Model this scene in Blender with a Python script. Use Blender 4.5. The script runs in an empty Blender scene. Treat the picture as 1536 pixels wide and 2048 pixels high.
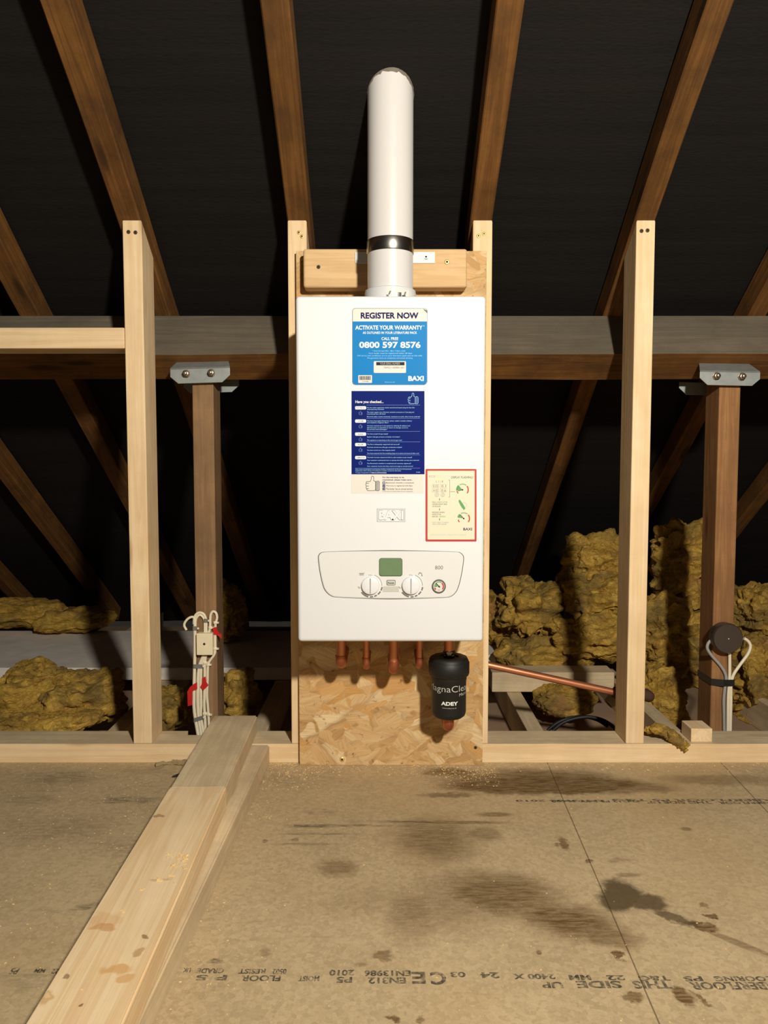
import bpy, bmesh, math, random
from mathutils import Vector, Matrix, noise
C = bpy.context.scene.collection
S = bpy.context.scene
PI = math.pi

# ---------------------------------------------------------------- camera, world, light, exposure
F_PX, PITCH = 1539.0, math.radians(3.7)
CAM = Vector((0.0, -1.87, 0.745))
cd = bpy.data.cameras.new('camera'); cam = bpy.data.objects.new('camera', cd); C.objects.link(cam)
cam.location = CAM; cam.rotation_euler = (PI/2 - PITCH, 0, 0)
cd.sensor_fit = 'VERTICAL'; cd.sensor_height = 36.0; cd.lens = 36.0*F_PX/2048.0
cd.clip_start = 0.02; S.camera = cam
w = bpy.data.worlds.new('world'); S.world = w; w.use_nodes = True
w.node_tree.nodes['Background'].inputs[0].default_value = (1.0, 0.86, 0.68, 1)
w.node_tree.nodes['Background'].inputs[1].default_value = 0.022
ld = bpy.data.lights.new('work_lamp', 'AREA'); ld.shape = 'DISK'; ld.size = 0.11
ld.energy = 72; ld.color = (1.0, 0.925, 0.80)
lamp = bpy.data.objects.new('work_lamp', ld); C.objects.link(lamp)
LP = Vector((0.50, -2.30, 1.50)); lamp.location = LP
lamp.rotation_euler = (Vector((0.1, 0.0, 0.85)) - LP).to_track_quat('-Z', 'Y').to_euler()
S.view_settings.view_transform = 'Standard'; S.view_settings.look = 'None'
S.view_settings.gamma = 1.0; S.view_settings.use_curve_mapping = False
S.view_settings.exposure = 0.0

# ---------------------------------------------------------------- measuring helpers
FW = Vector((0, math.cos(PITCH), -math.sin(PITCH))); UP = Vector((0, math.sin(PITCH), math.cos(PITCH)))
def ray(u, v): return FW + Vector((1, 0, 0))*((u-768)/F_PX) - UP*((v-1024)/F_PX)
def aty(u, v, y):
    d = ray(u, v); return CAM + d*((y-CAM.y)/d.y)
def atz(u, v, z=0.0):
    d = ray(u, v); return CAM + d*((z-CAM.z)/d.z)

# ---------------------------------------------------------------- materials
MATS = {}
def lin(c):
    return tuple((x/255/12.92 if x/255 <= .04045 else ((x/255+.055)/1.055)**2.4) for x in c)
class NT:
    def __init__(s, name):
        s.m = bpy.data.materials.new(name); s.m.use_nodes = True; s.t = s.m.node_tree; s.n = s.t.nodes
        s.b = s.n['Principled BSDF']; MATS[name] = s.m
    def new(s, typ, **kw):
        n = s.n.new(typ)
        for k, v in kw.items(): setattr(n, k, v)
        return n
    def ln(s, a, b): s.t.links.new(a, b)
    def math(s, op, a, b=None, c=None):
        n = s.new('ShaderNodeMath', operation=op)
        for i, x in enumerate((a, b, c)):
            if x is None: continue
            if isinstance(x, (int, float)): n.inputs[i].default_value = x
            else: s.ln(x, n.inputs[i])
        return n.outputs[0]
    def vm(s, op, a, b=None):
        n = s.new('ShaderNodeVectorMath', operation=op)
        for i, x in enumerate((a, b)):
            if x is None: continue
            if isinstance(x, (tuple, list, Vector)): n.inputs[i].default_value = tuple(x)
            else: s.ln(x, n.inputs[i])
        return n.outputs['Value'] if op in ('LENGTH', 'DOT_PRODUCT') else n.outputs[0]
    def mix(s, f, a, b, blend='MIX'):
        n = s.new('ShaderNodeMix', data_type='RGBA', blend_type=blend)
        if isinstance(f, (int, float)): n.inputs[0].default_value = f
        else: s.ln(f, n.inputs[0])
        for i, x in ((6, a), (7, b)):
            if isinstance(x, tuple): n.inputs[i].default_value = x if len(x) == 4 else x+(1,)
            else: s.ln(x, n.inputs[i])
        return n.outputs[2]
    def noise(s, vec, scale, detail=4, rough=.55, dist=0.0):
        n = s.new('ShaderNodeTexNoise'); n.inputs['Scale'].default_value = scale
        n.inputs['Detail'].default_value = detail; n.inputs['Roughness'].default_value = rough
        n.inputs['Distortion'].default_value = dist
        if vec is not None: s.ln(vec, n.inputs['Vector'])
        return n.outputs[0]
    def rng(s, x, a, b, c=0.0, d=1.0, smooth=False):
        n = s.new('ShaderNodeMapRange'); n.clamp = True
        if smooth: n.interpolation_type = 'SMOOTHSTEP'
        s.ln(x, n.inputs[0])
        for i, v in enumerate((a, b, c, d)): n.inputs[i+1].default_value = v
        return n.outputs[0]
    def coords(s, rnd=True):
        tc = s.new('ShaderNodeTexCoord'); out = tc.outputs['Object']
        if rnd:
            oi = s.new('ShaderNodeObjectInfo')
            cx = s.new('ShaderNodeCombineXYZ')
            s.ln(s.math('MULTIPLY', oi.outputs['Random'], 37.0), cx.inputs[0])
            s.ln(s.math('MULTIPLY', oi.outputs['Random'], 91.0), cx.inputs[1])
            s.ln(s.math('MULTIPLY', oi.outputs['Random'], 53.0), cx.inputs[2])
            out = s.vm('ADD', out, cx.outputs[0])
        return out
    def bump(s, h, strength=.2, dist=.002):
        n = s.new('ShaderNodeBump'); n.inputs['Strength'].default_value = strength; n.inputs['Distance'].default_value = dist
        s.ln(h, n.inputs['Height']); s.ln(n.outputs[0], s.b.inputs['Normal'])
    def set(s, rough=.5, metal=0.0, spec=None, coat=0.0):
        s.b.inputs['Roughness'].default_value = rough; s.b.inputs['Metallic'].default_value = metal
        if spec is not None: s.b.inputs['Specular IOR Level'].default_value = spec
        s.b.inputs['Coat Weight'].default_value = coat
        return s.m

def plain(name, rgb, rough=.5, metal=0.0, var=.06, scale=60, spec=None, coat=0.0, bump=0.0):
    k = NT(name); c = lin(rgb)
    n = k.noise(k.coords(False), scale, 3)
    k.ln(k.mix(n, tuple(x*(1-var) for x in c), tuple(min(1, x*(1+var)) for x in c)), k.b.inputs['Base Color'])
    if bump: k.bump(n, bump, .001)
    return k.set(rough, metal, spec, coat)

def wood(name, light, dark, knot, axis='X', rough=.75, knots=1.0, grime=None, grime_amt=0.0, grainf=1.0, spots=()):
    """timber with its grain along one local axis, growth bands, fibres and knots"""
    k = NT(name); v = k.coords()
    i = 'XYZ'.index(axis)
    def sc(along, across):
        t = [across]*3; t[i] = along; return k.vm('MULTIPLY', v, tuple(t))
    warp = k.noise(v, 3.0, 2)
    a = k.noise(sc(.9, 26*grainf), 1.0, 4, .6, .6)
    bands = k.math('SINE', k.math('MULTIPLY', k.math('ADD', a, k.math('MULTIPLY', warp, .25)), 34.0))
    fib = k.noise(sc(7, 260), 1.0, 3, .6)
    broad = k.noise(sc(1.6, 9), 1.0, 3)
    f = k.math('ADD', k.math('MULTIPLY', k.rng(bands, -1, 1), .30), k.math('ADD', k.math('MULTIPLY', fib, .35), k.math('MULTIPLY', broad, .45)))
    col = k.mix(k.rng(f, .25, .85), lin(light), lin(dark))
    vo = k.new('ShaderNodeTexVoronoi'); vo.inputs['Scale'].default_value = 1.0
    k.ln(sc(2.6, 11), vo.inputs['Vector'])
    kn = k.rng(vo.outputs['Distance'], .07, .17, .85*knots, 0.0, True)
    col = k.mix(kn, col, lin(knot))
    if grime:
        g = k.rng(k.noise(v, 7, 5, .7), .35, .7, 0.0, grime_amt)
        col = k.mix(g, col, lin(grime))
    if spots:
        v0 = k.coords(False); wn = k.new('ShaderNodeTexNoise'); wn.inputs['Scale'].default_value = 40; wn.inputs['Detail'].default_value = 4; k.ln(v0, wn.inputs['Vector'])
        vd = k.vm('ADD', v0, k.vm('MULTIPLY', k.vm('SUBTRACT', wn.outputs['Color'], (.5, .5, .5)), (.035, .022, 0)))
        for (x, y, rx, ry, c, st) in spots:
            L = k.vm('LENGTH', k.vm('MULTIPLY', k.vm('SUBTRACT', vd, (x, y, 0)), (1/rx, 1/ry, 0)))
            col = k.mix(k.rng(L, .6, 1.05, st, 0, True), col, lin(c))
    k.ln(col, k.b.inputs['Base Color'])
    k.bump(k.math('ADD', fib, k.math('MULTIPLY', bands, .25)), .25, .001)
    return k.set(rough, 0, .25)

for ax in 'XYZ':
    wood('new_pine_'+ax, (240, 217, 178), (222, 190, 144), (140, 98, 56), ax, knots=.7, grime=(190, 160, 118), grime_amt=.35)
    wood('dusty_pine_'+ax, (228, 208, 172), (202, 180, 142), (136, 108, 74), ax, knots=.5, grime=(176, 157, 128), grime_amt=.7)  # pine in a greyer, slightly darker tone than the stud pine
    wood('old_timber_'+ax, (134, 92, 44), (94, 60, 26), (50, 30, 14), ax, grime=(62, 42, 22), grime_amt=.75)
    wood('grey_timber_'+ax, (156, 124, 88), (122, 92, 62), (72, 52, 34), ax, grime=(96, 76, 56), grime_amt=.6)
    wood('post_timber_'+ax, (168, 124, 80), (130, 90, 54), (76, 46, 24), ax, grime=(116, 82, 54), grime_amt=.7)
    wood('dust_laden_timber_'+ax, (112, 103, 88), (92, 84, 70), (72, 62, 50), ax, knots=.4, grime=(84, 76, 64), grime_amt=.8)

def osb_mat():
    k = NT('osb_strands'); v = k.coords(False)
    d = k.new('ShaderNodeTexNoise'); d.inputs['Scale'].default_value = 9; d.inputs['Detail'].default_value = 3; k.ln(v, d.inputs['Vector'])
    v2 = k.vm('ADD', v, k.vm('MULTIPLY', k.vm('SUBTRACT', d.outputs['Color'], (.5, .5, .5)), (.05, .05, .05)))
    def layer(angle, lx, lz):
        vr = k.new('ShaderNodeVectorRotate', rotation_type='Y_AXIS'); k.ln(v2, vr.inputs['Vector']); vr.inputs['Angle'].default_value = angle
        st = k.vm('MULTIPLY', vr.outputs[0], (lx, 14, lz))
        vo = k.new('ShaderNodeTexVoronoi'); vo.inputs['Scale'].default_value = 1; k.ln(st, vo.inputs['Vector'])
        sp = k.new('ShaderNodeSeparateColor'); k.ln(vo.outputs['Color'], sp.inputs[0])
        rot = k.new('ShaderNodeVectorRotate', rotation_type='Y_AXIS'); k.ln(v, rot.inputs['Vector'])
        k.ln(k.math('ADD', k.math('MULTIPLY', sp.outputs[1], 1.1), angle-.55), rot.inputs['Angle'])
        g = k.noise(k.vm('MULTIPLY', rot.outputs[0], (16, 30, 240)), 1, 3)
        return sp.outputs[0], g, vo.outputs['Distance'], sp.outputs[2]
    A = layer(.45, 9, 38); B = layer(-.75, 10, 34); D = layer(.05, 7, 24)
    pick = k.rng(k.noise(v2, 16, 2), .49, .51)
    pick2 = k.rng(k.noise(k.vm('ADD', v2, (3.1, 1.7, 5.2)), 13, 2), .53, .55)
    def mx(f, a, b): return k.math('ADD', k.math('MULTIPLY', a, k.math('SUBTRACT', 1.0, f)), k.math('MULTIPLY', b, f))
    tone = mx(pick2, mx(pick, A[0], B[0]), D[0]); grain = mx(pick2, mx(pick, A[1], B[1]), D[1])
    cell = mx(pick2, mx(pick, A[2], B[2]), D[2]); hue = mx(pick2, mx(pick, A[3], B[3]), D[3])
    r = k.new('ShaderNodeValToRGB'); e = r.color_ramp.elements
    e[0].position = 0.0; e[0].color = lin((166, 128, 80))+(1,); e[1].position = 1.0; e[1].color = lin((228, 204, 162))+(1,)
    for p, c in ((.12, (184, 146, 94)), (.45, (204, 168, 116)), (.72, (214, 184, 134))):
        x = e.new(p); x.color = lin(c)+(1,)
    k.ln(k.math('ADD', k.math('MULTIPLY', tone, .8), k.math('MULTIPLY', grain, .22)), r.inputs[0])
    col = k.mix(k.rng(grain, .34, .62, .3, 0), r.outputs[0], lin((150, 102, 54)))
    col = k.mix(k.rng(cell, .58, .8, 0, .3), col, lin((116, 74, 36)))
    col = k.mix(k.rng(hue, .86, .9, 0, .5), col, lin((200, 146, 78)))
    speck = k.rng(k.noise(v, 60, 4, .7), .60, .70, 0, .75)
    col = k.mix(speck, col, lin((104, 66, 32)))
    k.ln(col, k.b.inputs['Base Color']); k.bump(k.math('ADD', grain, tone), .35, .0015)
    return k.set(.65, 0, .3)
wood('batten_pine_X', (222, 190, 144), (200, 164, 116), (128, 88, 48), 'X', knots=.3, grime=(186, 150, 104), grime_amt=.3)
osb_mat()

def felt_mat():
    k = NT('black_roofing_felt'); v = k.coords(False)
    a = k.noise(k.vm('MULTIPLY', v, (1.2, 30, 30)), 1, 5, .6)
    b = k.noise(k.vm('MULTIPLY', v, (60, 220, 220)), 1, 3, .6)
    f = k.math('ADD', k.math('MULTIPLY', a, .6), k.math('MULTIPLY', b, .4))
    k.ln(k.mix(k.rng(f, .3, .7), lin((12, 10, 9)), lin((26, 22, 19))), k.b.inputs['Base Color'])
    k.bump(f, .6, .004); return k.set(.85, 0, .25)
felt_mat()

def wool_mat():
    k = NT('glass_wool'); v = k.coords()
    wn = k.new('ShaderNodeTexNoise'); wn.inputs['Scale'].default_value = 11; wn.inputs['Detail'].default_value = 3; k.ln(v, wn.inputs['Vector'])
    vw = k.vm('ADD', v, k.vm('MULTIPLY', k.vm('SUBTRACT', wn.outputs['Color'], (.5, .5, .5)), (.09, .09, .09)))
    lay = k.noise(k.vm('MULTIPLY', vw, (12, 12, 42)), 1, 6, .68, .6)
    fibre = k.noise(k.vm('MULTIPLY', vw, (70, 70, 190)), 1, 5, .75, 1.5)
    big = k.noise(vw, 8, 4); warm = k.noise(vw, 4.3, 2)
    r = k.new('ShaderNodeValToRGB'); e = r.color_ramp.elements
    e[0].position = .30; e[0].color = lin((108, 84, 40))+(1,); e[1].position = .72; e[1].color = lin((252, 226, 150))+(1,)
    for p, c in ((.42, (158, 124, 58)), (.52, (206, 166, 78)), (.62, (230, 196, 98))):
        x = e.new(p); x.color = lin(c)+(1,)
    k.ln(k.math('ADD', k.math('MULTIPLY', lay, .5), k.math('MULTIPLY', fibre, .5)), r.inputs[0])
    col = k.mix(k.rng(big, .48, .62, 0, .7), r.outputs[0], lin((122, 104, 66)))
    col = k.mix(k.rng(warm, .60, .70, 0, .5), col, lin((166, 116, 84)))
    k.ln(col, k.b.inputs['Base Color'])
    k.bump(k.math('ADD', lay, fibre), .8, .009); return k.set(.95, 0, .05)
wool_mat()

# floor: chipboard with seams, stains and scuffs where they lie on the boards
STAINS = [  # u, v, half width px, half height px, tilt (floor xy, rad), strength, softness, colour index
 (1060, 1562, 190, 26, 0, .70, .5, 0), (1095, 1570, 225, 20, 0, .85, .35, 0), (905, 1545, 60, 10, 0, .7, .6, 0), (1230, 1575, 130, 16, 0, .6, .5, 0), (960, 1556, 90, 18, 0, .5, .7, 0), (1440, 1560, 130, 12, 0, .45, .6, 0),
 (864, 1680, 95, 52, .2, .62, .9, 0), (965, 1668, 40, 18, 0, .5, .7, 0), (999, 1785, 140, 50, -.25, .75, .8, 0), (1130, 1838, 110, 42, -.35, .8, .8, 0),
 (1215, 1868, 70, 28, -.3, .65, .8, 0), (824, 1826, 62, 58, 0, .5, .9, 0), (905, 1800, 100, 62, 0, .4, .9, 0), (740, 1800, 90, 40, 0, .25, 1, 0),
 (1240, 1790, 44, 38, -.5, 1.0, .4, 1), (1292, 1802, 44, 18, -.3, .95, .5, 1), (1345, 1834, 50, 9, -.75, .85, .5, 1), (1400, 1856, 34, 8, -.6, .8, .5, 0), (1490, 1890, 80, 5, -.75, .55, .6, 0),
 (1455, 1880, 70, 4, -.8, .5, .6, 0), (675, 1736, 44, 22, .3, .55, .7, 0), (625, 1652, 60, 4, 0, .85, .7, 2), (700, 1651, 110, 3, 0, .7, .8, 2), (640, 1668, 80, 3, 0, .6, .8, 2),
 (800, 1643, 110, 3, 0, .6, .8, 2), (615, 1688, 70, 3, 0, .6, .8, 2), (905, 1645, 120, 4, 0, .6, .7, 0), (640, 1622, 30, 6, 0, .5, .8, 2), (900, 1590, 60, 6, 0, .6, .6, 0), (990, 1629, 40, 5, 0, .6, .7, 0),
 (770, 1915, 22, 11, 0, .6, .5, 0), (722, 1929, 14, 5, 0, .4, .6, 0), (1127, 1689, 12, 14, 0, .75, .5, 0), (1111, 1692, 7, 6, 0, .6, .5, 0), (1238, 1914, 13, 10, -.5, .85, .4, 0), (1260, 1986, 22, 14, -.3, .75, .4, 0),
 (1362, 1992, 22, 20, .7, .8, .5, 0), (1400, 1998, 8, 14, .5, .7, .5, 0), (1404, 1806, 12, 6, 0, .6, .5, 0), (1414, 1832, 15, 6, 0, .8, .4, 0), (1240, 1720, 28, 6, 0, .35, .8, 0), (1256, 1750, 28, 5, 0, .5, .7, 0), (1175, 1722, 9, 6, 0, .7, .5, 0),
 (776, 2040, 13, 9, 0, .75, .5, 0), (838, 2033, 14, 8, 0, .6, .6, 0), (1372, 1658, 12, 4, 0, .6, .5, 0), (1078, 1905, 6, 5, 0, .7, .5, 0), (533, 1905, 12, 14, 0, .35, .6, 0), (430, 1922, 15, 9, 0, .8, .5, 2),
 (120, 1555, 90, 14, 0, .5, .9, 2), (60, 1600, 60, 12, 0, .35, .9, 2), (250, 1600, 80, 6, 0, .6, .8, 2), (180, 1812, 50, 8, .5, .75, .6, 2), (110, 1660, 130, 30, 0, .3, 1, 2), (250, 1690, 70, 25, 0, .3, 1, 2), (60, 1960, 60, 20, 0, .3, 1, 2),
 (600, 1560, 160, 18, 0, .2, 1, 2), (300, 1540, 60, 8, 0, .3, .8, 2), (590, 1680, 8, 5, 0, .7, .5, 2), (530, 1682, 6, 4, 0, .8, .4, 2)]
def floor_mat():
    k = NT('chipboard_flooring'); v = k.coords(False)
    n1 = k.noise(v, 260, 4, .7); n2 = k.noise(v, 5, 5, .6); n3 = k.noise(k.vm('MULTIPLY', v, (6, 40, 1)), 1, 5, .65)
    vo = k.new('ShaderNodeTexVoronoi'); vo.inputs['Scale'].default_value = 140; k.ln(v, vo.inputs['Vector'])
    sp = k.new('ShaderNodeSeparateColor'); k.ln(vo.outputs['Color'], sp.inputs[0])
    f = k.math('ADD', k.math('MULTIPLY', n1, .45), k.math('ADD', k.math('MULTIPLY', sp.outputs[0], .2), k.math('MULTIPLY', n2, .4)))
    col = k.mix(k.rng(f, .3, .75), lin((162, 142, 108)), lin((200, 178, 140)))
    col = k.mix(k.rng(n3, .6, .78, 0, .35), col, lin((124, 106, 78)))
    col = k.mix(k.rng(k.noise(v, 150, 2), .72, .76, 0, .6), col, lin((216, 192, 140)))
    # warm worn patches
    col = k.mix(k.rng(k.noise(v, 2.2, 3), .5, .7, 0, .35), col, lin((186, 154, 104)))
    dn = k.new('ShaderNodeTexNoise'); dn.inputs['Scale'].default_value = 14; dn.inputs['Detail'].default_value = 6; dn.inputs['Roughness'].default_value = .7
    k.ln(v, dn.inputs['Vector'])
    vd = k.vm('ADD', v, k.vm('MULTIPLY', k.vm('SUBTRACT', dn.outputs['Color'], (.5, .5, .5)), (.075, .075, 0)))
    grit = k.rng(k.noise(k.vm('MULTIPLY', v, (26, 150, 1)), 1, 6, .75), .40, .60)
    cols = [lin((92, 66, 30)), lin((66, 50, 28)), lin((62, 54, 44))]
    tot = [None]*3
    for (u, pv, hw, hh, tilt, st, soft, ci) in STAINS:
        c = atz(u, pv); dep = (c-CAM).dot(FW)
        rx = hw*dep/F_PX; ry = max(.004, abs(atz(u, pv-hh).y-atz(u, pv+hh).y)/2)
        q = k.vm('SUBTRACT', vd if hh > 5 else v, (c.x, c.y, 0))
        if tilt:
            r = k.new('ShaderNodeVectorRotate', rotation_type='Z_AXIS'); r.inputs['Angle'].default_value = -tilt
            k.ln(q, r.inputs['Vector']); q = r.outputs[0]
        L = k.vm('LENGTH', k.vm('MULTIPLY', q, (1/rx, 1/ry, 0)))
        mk = k.rng(L, 1-soft*.8, 1+soft*.4, min(1, st*(1.2 if ci == 0 else .85 if ci == 1 else 1)), 0.0, True)
        tot[ci] = mk if tot[ci] is None else k.math('MAXIMUM', tot[ci], mk)
    for ci in (0, 2, 1):
        gg = tot[ci] if ci == 1 else k.math('MULTIPLY', tot[ci], k.math('ADD', .62, k.math('MULTIPLY', grit, .38))) if ci == 0 else k.math('MULTIPLY', tot[ci], grit)
        col = k.mix(gg, col, cols[ci])
    for (a, b) in (((1097, 1531), (1319, 2048)), ((1447, 1531), (1536, 1625))):
        pa, pb = atz(*a), atz(*b); d = (pb-pa); d.z = 0; d.normalize(); nn = Vector((d.y, -d.x, 0))
        dist = k.math('ABSOLUTE', k.vm('DOT_PRODUCT', k.vm('SUBTRACT', v, (pa.x, pa.y, 0)), nn))
        col = k.mix(k.rng(dist, .0006, .0016, .7, 0), col, lin((64, 48, 30)))
    k.ln(col, k.b.inputs['Base Color']); k.bump(f, .3, .001)
    return k.set(.72, 0, .25)
floor_mat()

def ink_mat(name, rgb, amt=.75, scale=120):
    k = NT(name); v = k.coords(False)
    k.b.inputs['Base Color'].default_value = lin(rgb)+(1,)
    k.ln(k.rng(k.noise(v, scale, 4, .7), .34, .60, .1, amt), k.b.inputs['Alpha'])
    return k.set(.8, 0, .1)
ink_mat('faded_stamp_ink', (66, 66, 62), .72, 90)
plain('white_enamel', (219, 221, 224), .30, var=.008, spec=.35)
plain('white_plastic', (213, 214, 213), .4, var=.015, spec=.35)
plain('flue_white', (208, 206, 204), .26, var=.02)
plain('collar_grey', (205, 208, 208), .4, var=.03)
plain('seam_grey', (96, 92, 84), .7)
plain('steel_band', (150, 146, 140), .28, 1.0, var=.12, scale=30)
plain('foil', (190, 190, 186), .25, 1.0, var=.4, scale=90)
plain('galvanised', (150, 156, 154), .5, .55, var=.22, scale=45)
plain('bolt_steel', (150, 138, 122), .35, .9, var=.1)
plain('brass', (226, 196, 120), .4, .6)
plain('rusty_nail', (84, 60, 40), .7, .3)
plain('copper', (216, 142, 104), .36, .8, var=.25, scale=22)
plain('dull_copper', (180, 108, 74), .45, .8, var=.3, scale=30)
plain('lagging_dark', (70, 46, 32), .8)
plain('black_plastic', (20, 21, 20), .55, var=.1)
plain('black_rubber', (16, 16, 16), .6)
plain('valve_chrome', (120, 110, 96), .22, 1.0, var=.3)
plain('label_white', (212, 208, 200), .55, var=.01, spec=.2)
plain('label_cream', (216, 211, 188), .55, var=.01, spec=.2)
plain('sky_blue_print', (0, 118, 186), .5, var=.03, scale=20, spec=.12)
plain('navy_print', (9, 28, 104), .55, var=.15, scale=9, spec=.06)
plain('navy_text', (22, 22, 84), .6, spec=.08)
plain('red_print', (184, 60, 54), .55, spec=.15)
plain('green_print', (100, 158, 98), .6, spec=.1)
plain('grey_print', (112, 112, 108), .6, spec=.1)
plain('pale_grey_print', (168, 168, 162), .6, spec=.1)
plain('yellow_print', (238, 224, 150), .5)
plain('dark_print', (46, 46, 54), .6, spec=.08)
plain('white_print', (226, 226, 224), .5)
plain('pale_blue_print', (120, 150, 214), .45)
plain('light_blue_print', (150, 205, 238), .45)
plain('lcd_green', (104, 128, 94), .3, spec=.3)
plain('lcd_edge', (66, 84, 60), .4)
plain('button_grey', (188, 188, 178), .5)
plain('cable_white', (226, 216, 190), .45)
plain('cable_grey', (150, 150, 146), .5)
plain('strap_grey', (122, 122, 118), .5, .2)
plain('red_tape', (190, 30, 28), .35, coat=.2)
plain('black_tape', (18, 20, 20), .4)
plain('box_white', (228, 216, 184), .4)
plain('box_brown', (62, 52, 46), .35, coat=.15)
plain('hole_dark', (30, 26, 22), .9)
plain('plasterboard_back', (160, 132, 106), .9, var=.25, scale=7)
plain('loft_board', (228, 220, 210), .85, var=.25, scale=12)
plain('sealant', (112, 104, 94), .9, var=.25, scale=60)
plain('shaving', (232, 200, 140), .8, var=.2, scale=20)
plain('torn_fibre', (150, 130, 92), .95, var=.2)

# ---------------------------------------------------------------- mesh helpers
class MB:
    def __init__(s): s.v = []; s.f = []; s.mi = []; s.mats = []; s.sm = []
    def m(s, name):
        if name not in s.mats: s.mats.append(name)
        return s.mats.index(name)
    def add(s, vs, fs, mat, smooth=False):
        o = len(s.v); s.v += [tuple(x) for x in vs]; k = s.m(mat)
        for f in fs: s.f.append([i+o for i in f]); s.mi.append(k); s.sm.append(smooth)
        return s
    def bm(s, bm, mat, smooth=False):
        bm.verts.ensure_lookup_table(); bm.verts.index_update()
        s.add([x.co[:] for x in bm.verts], [[x.index for x in f.verts] for f in bm.faces], mat, smooth); bm.free(); return s
    def box(s, lo, hi, mat, bev=0.0, seg=2, smooth=False):
        b = bmesh.new(); bmesh.ops.create_cube(b, size=1)
        for x in b.verts: x.co = Vector([lo[i] + (x.co[i]+.5)*(hi[i]-lo[i]) for i in range(3)])
        if bev: bmesh.ops.bevel(b, geom=list(b.edges), offset=bev, segments=seg, profile=.5, affect='EDGES')
        return s.bm(b, mat, smooth)
    def prism(s, pts, d, mat, bev=0.0):
        """polygon (3-D points) swept along vector d"""
        b = bmesh.new(); d = Vector(d)
        a = [b.verts.new(p) for p in pts]; c = [b.verts.new(Vector(p)+d) for p in pts]; n = len(pts)
        b.faces.new(a); b.faces.new(c[::-1])
        for i in range(n): b.faces.new((a[i], c[i], c[(i+1) % n], a[(i+1) % n]))
        bmesh.ops.recalc_face_normals(b, faces=list(b.faces))
        if bev: bmesh.ops.bevel(b, geom=list(b.edges), offset=bev, segments=2, profile=.5, affect='EDGES')
        return s.bm(b, mat)
    def tube(s, pts, r, mat, n=14, smooth=True, cap=True, ry=None):
        pts = [Vector(p) for p in pts]; rs = r if isinstance(r, (list, tuple)) else [r]*len(pts)
        t0 = (pts[1]-pts[0]).normalized()
        x = t0.orthogonal().normalized() if abs(t0.y) > .9 else t0.cross(Vector((0, 1, 0))).normalized()
        vs = []
        for i, p in enumerate(pts):
            t = (pts[min(i+1, len(pts)-1)]-pts[max(i-1, 0)]).normalized()
            x = (x - t*x.dot(t)).normalized(); y = t.cross(x)
            for j in range(n):
                a = 2*PI*j/n; vs.append(p + x*math.cos(a)*rs[i] + y*math.sin(a)*(rs[i] if ry is None else ry))
        fs = [(i*n+j, i*n+(j+1) % n, (i+1)*n+(j+1) % n, (i+1)*n+j) for i in range(len(pts)-1) for j in range(n)]
        s.add(vs, fs, mat, smooth)
        if cap:
            o = len(vs)-n
            s.add(vs[:n], [list(range(n))[::-1]], mat); s.add(vs[o:], [list(range(n))], mat)
        return s
    def lathe(s, prof, c, mat, n=32, axis='Z', smooth=True, phase=0.0):
        """prof: (radius, height) rows; axis Z turns about z, axis Y turns about y with heights towards -y"""
        vs = []
        for (r, h) in prof:
            for j in range(n):
                a = 2*PI*j/n+phase
                if axis == 'Z': vs.append((c[0]+r*math.cos(a), c[1]+r*math.sin(a), c[2]+h))
                else: vs.append((c[0]+r*math.cos(a), c[1]-h, c[2]+r*math.sin(a)))
        fs = [(i*n+j, i*n+(j+1) % n, (i+1)*n+(j+1) % n, (i+1)*n+j) for i in range(len(prof)-1) for j in range(n)]
        s.add(vs, fs, mat, smooth)
        for row, rev in ((0, True), (len(prof)-1, False)):
            if prof[row][0] > 1e-6:
                ids = list(range(n)); s.add(vs[row*n:row*n+n], [ids[::-1] if rev else ids], mat)
        return s
    def build(s, name, parent=None, origin=None):
        o0 = Vector(origin) if origin is not None else Vector((0, 0, 0))
        me = bpy.data.meshes.new(name)
        me.from_pydata([tuple(Vector(x)-o0) for x in s.v], [], s.f)
        for k in s.mats: me.materials.append(MATS[k])
        me.polygons.foreach_set('material_index', s.mi); me.polygons.foreach_set('use_smooth', s.sm); me.update()
        b = bmesh.new(); b.from_mesh(me)
        if len(b.verts) < 60000: bmesh.ops.remove_doubles(b, verts=list(b.verts), dist=1e-7)
        b.to_mesh(me); b.free()
        if any(s.sm): me.set_sharp_from_angle(angle=math.radians(48))
        o = bpy.data.objects.new(name, me); C.objects.link(o)
        if parent is not None:
            o.parent = parent; o.location = o0 - wpos(parent)
        else: o.location = o0
        return o
def wpos(o):
    p = Vector((0, 0, 0))
    while o is not None: p += o.location; o = o.parent
    return p
def part(mb, name, parent, label=None):
    o = mb.build(name, parent, wpos(parent))
    if label: o['label'] = label
    return o
def tag(o, label, cat, group=None, kind=None):
    o['label'] = label; o['category'] = cat
    if group: o['group'] = group
    if kind: o['kind'] = kind
    return o
def empty(name, loc, label, cat, group=None):
    o = bpy.data.objects.new(name, None); o.empty_display_size = .05; C.objects.link(o); o.location = loc
    return tag(o, label, cat, group)
def struct(mb, name, label=None, origin=None):
    o = mb.build(name, None, origin); o['kind'] = 'structure'
    if label: o['label'] = label
    return o
def smooth_path(pts, sub=8):
    pts = [Vector(p) for p in pts]; out = []
    for i in range(len(pts)-1):
        p0 = pts[max(i-1, 0)]; p1 = pts[i]; p2 = pts[i+1]; p3 = pts[min(i+2, len(pts)-1)]
        for k in range(sub):
            t = k/sub
            out.append(.5*((2*p1)+(p2-p0)*t+(2*p0-5*p1+4*p2-p3)*t*t+(3*p1-p0-3*p2+p3)*t**3))
    out.append(pts[-1]); return out
_tx = {}
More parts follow.
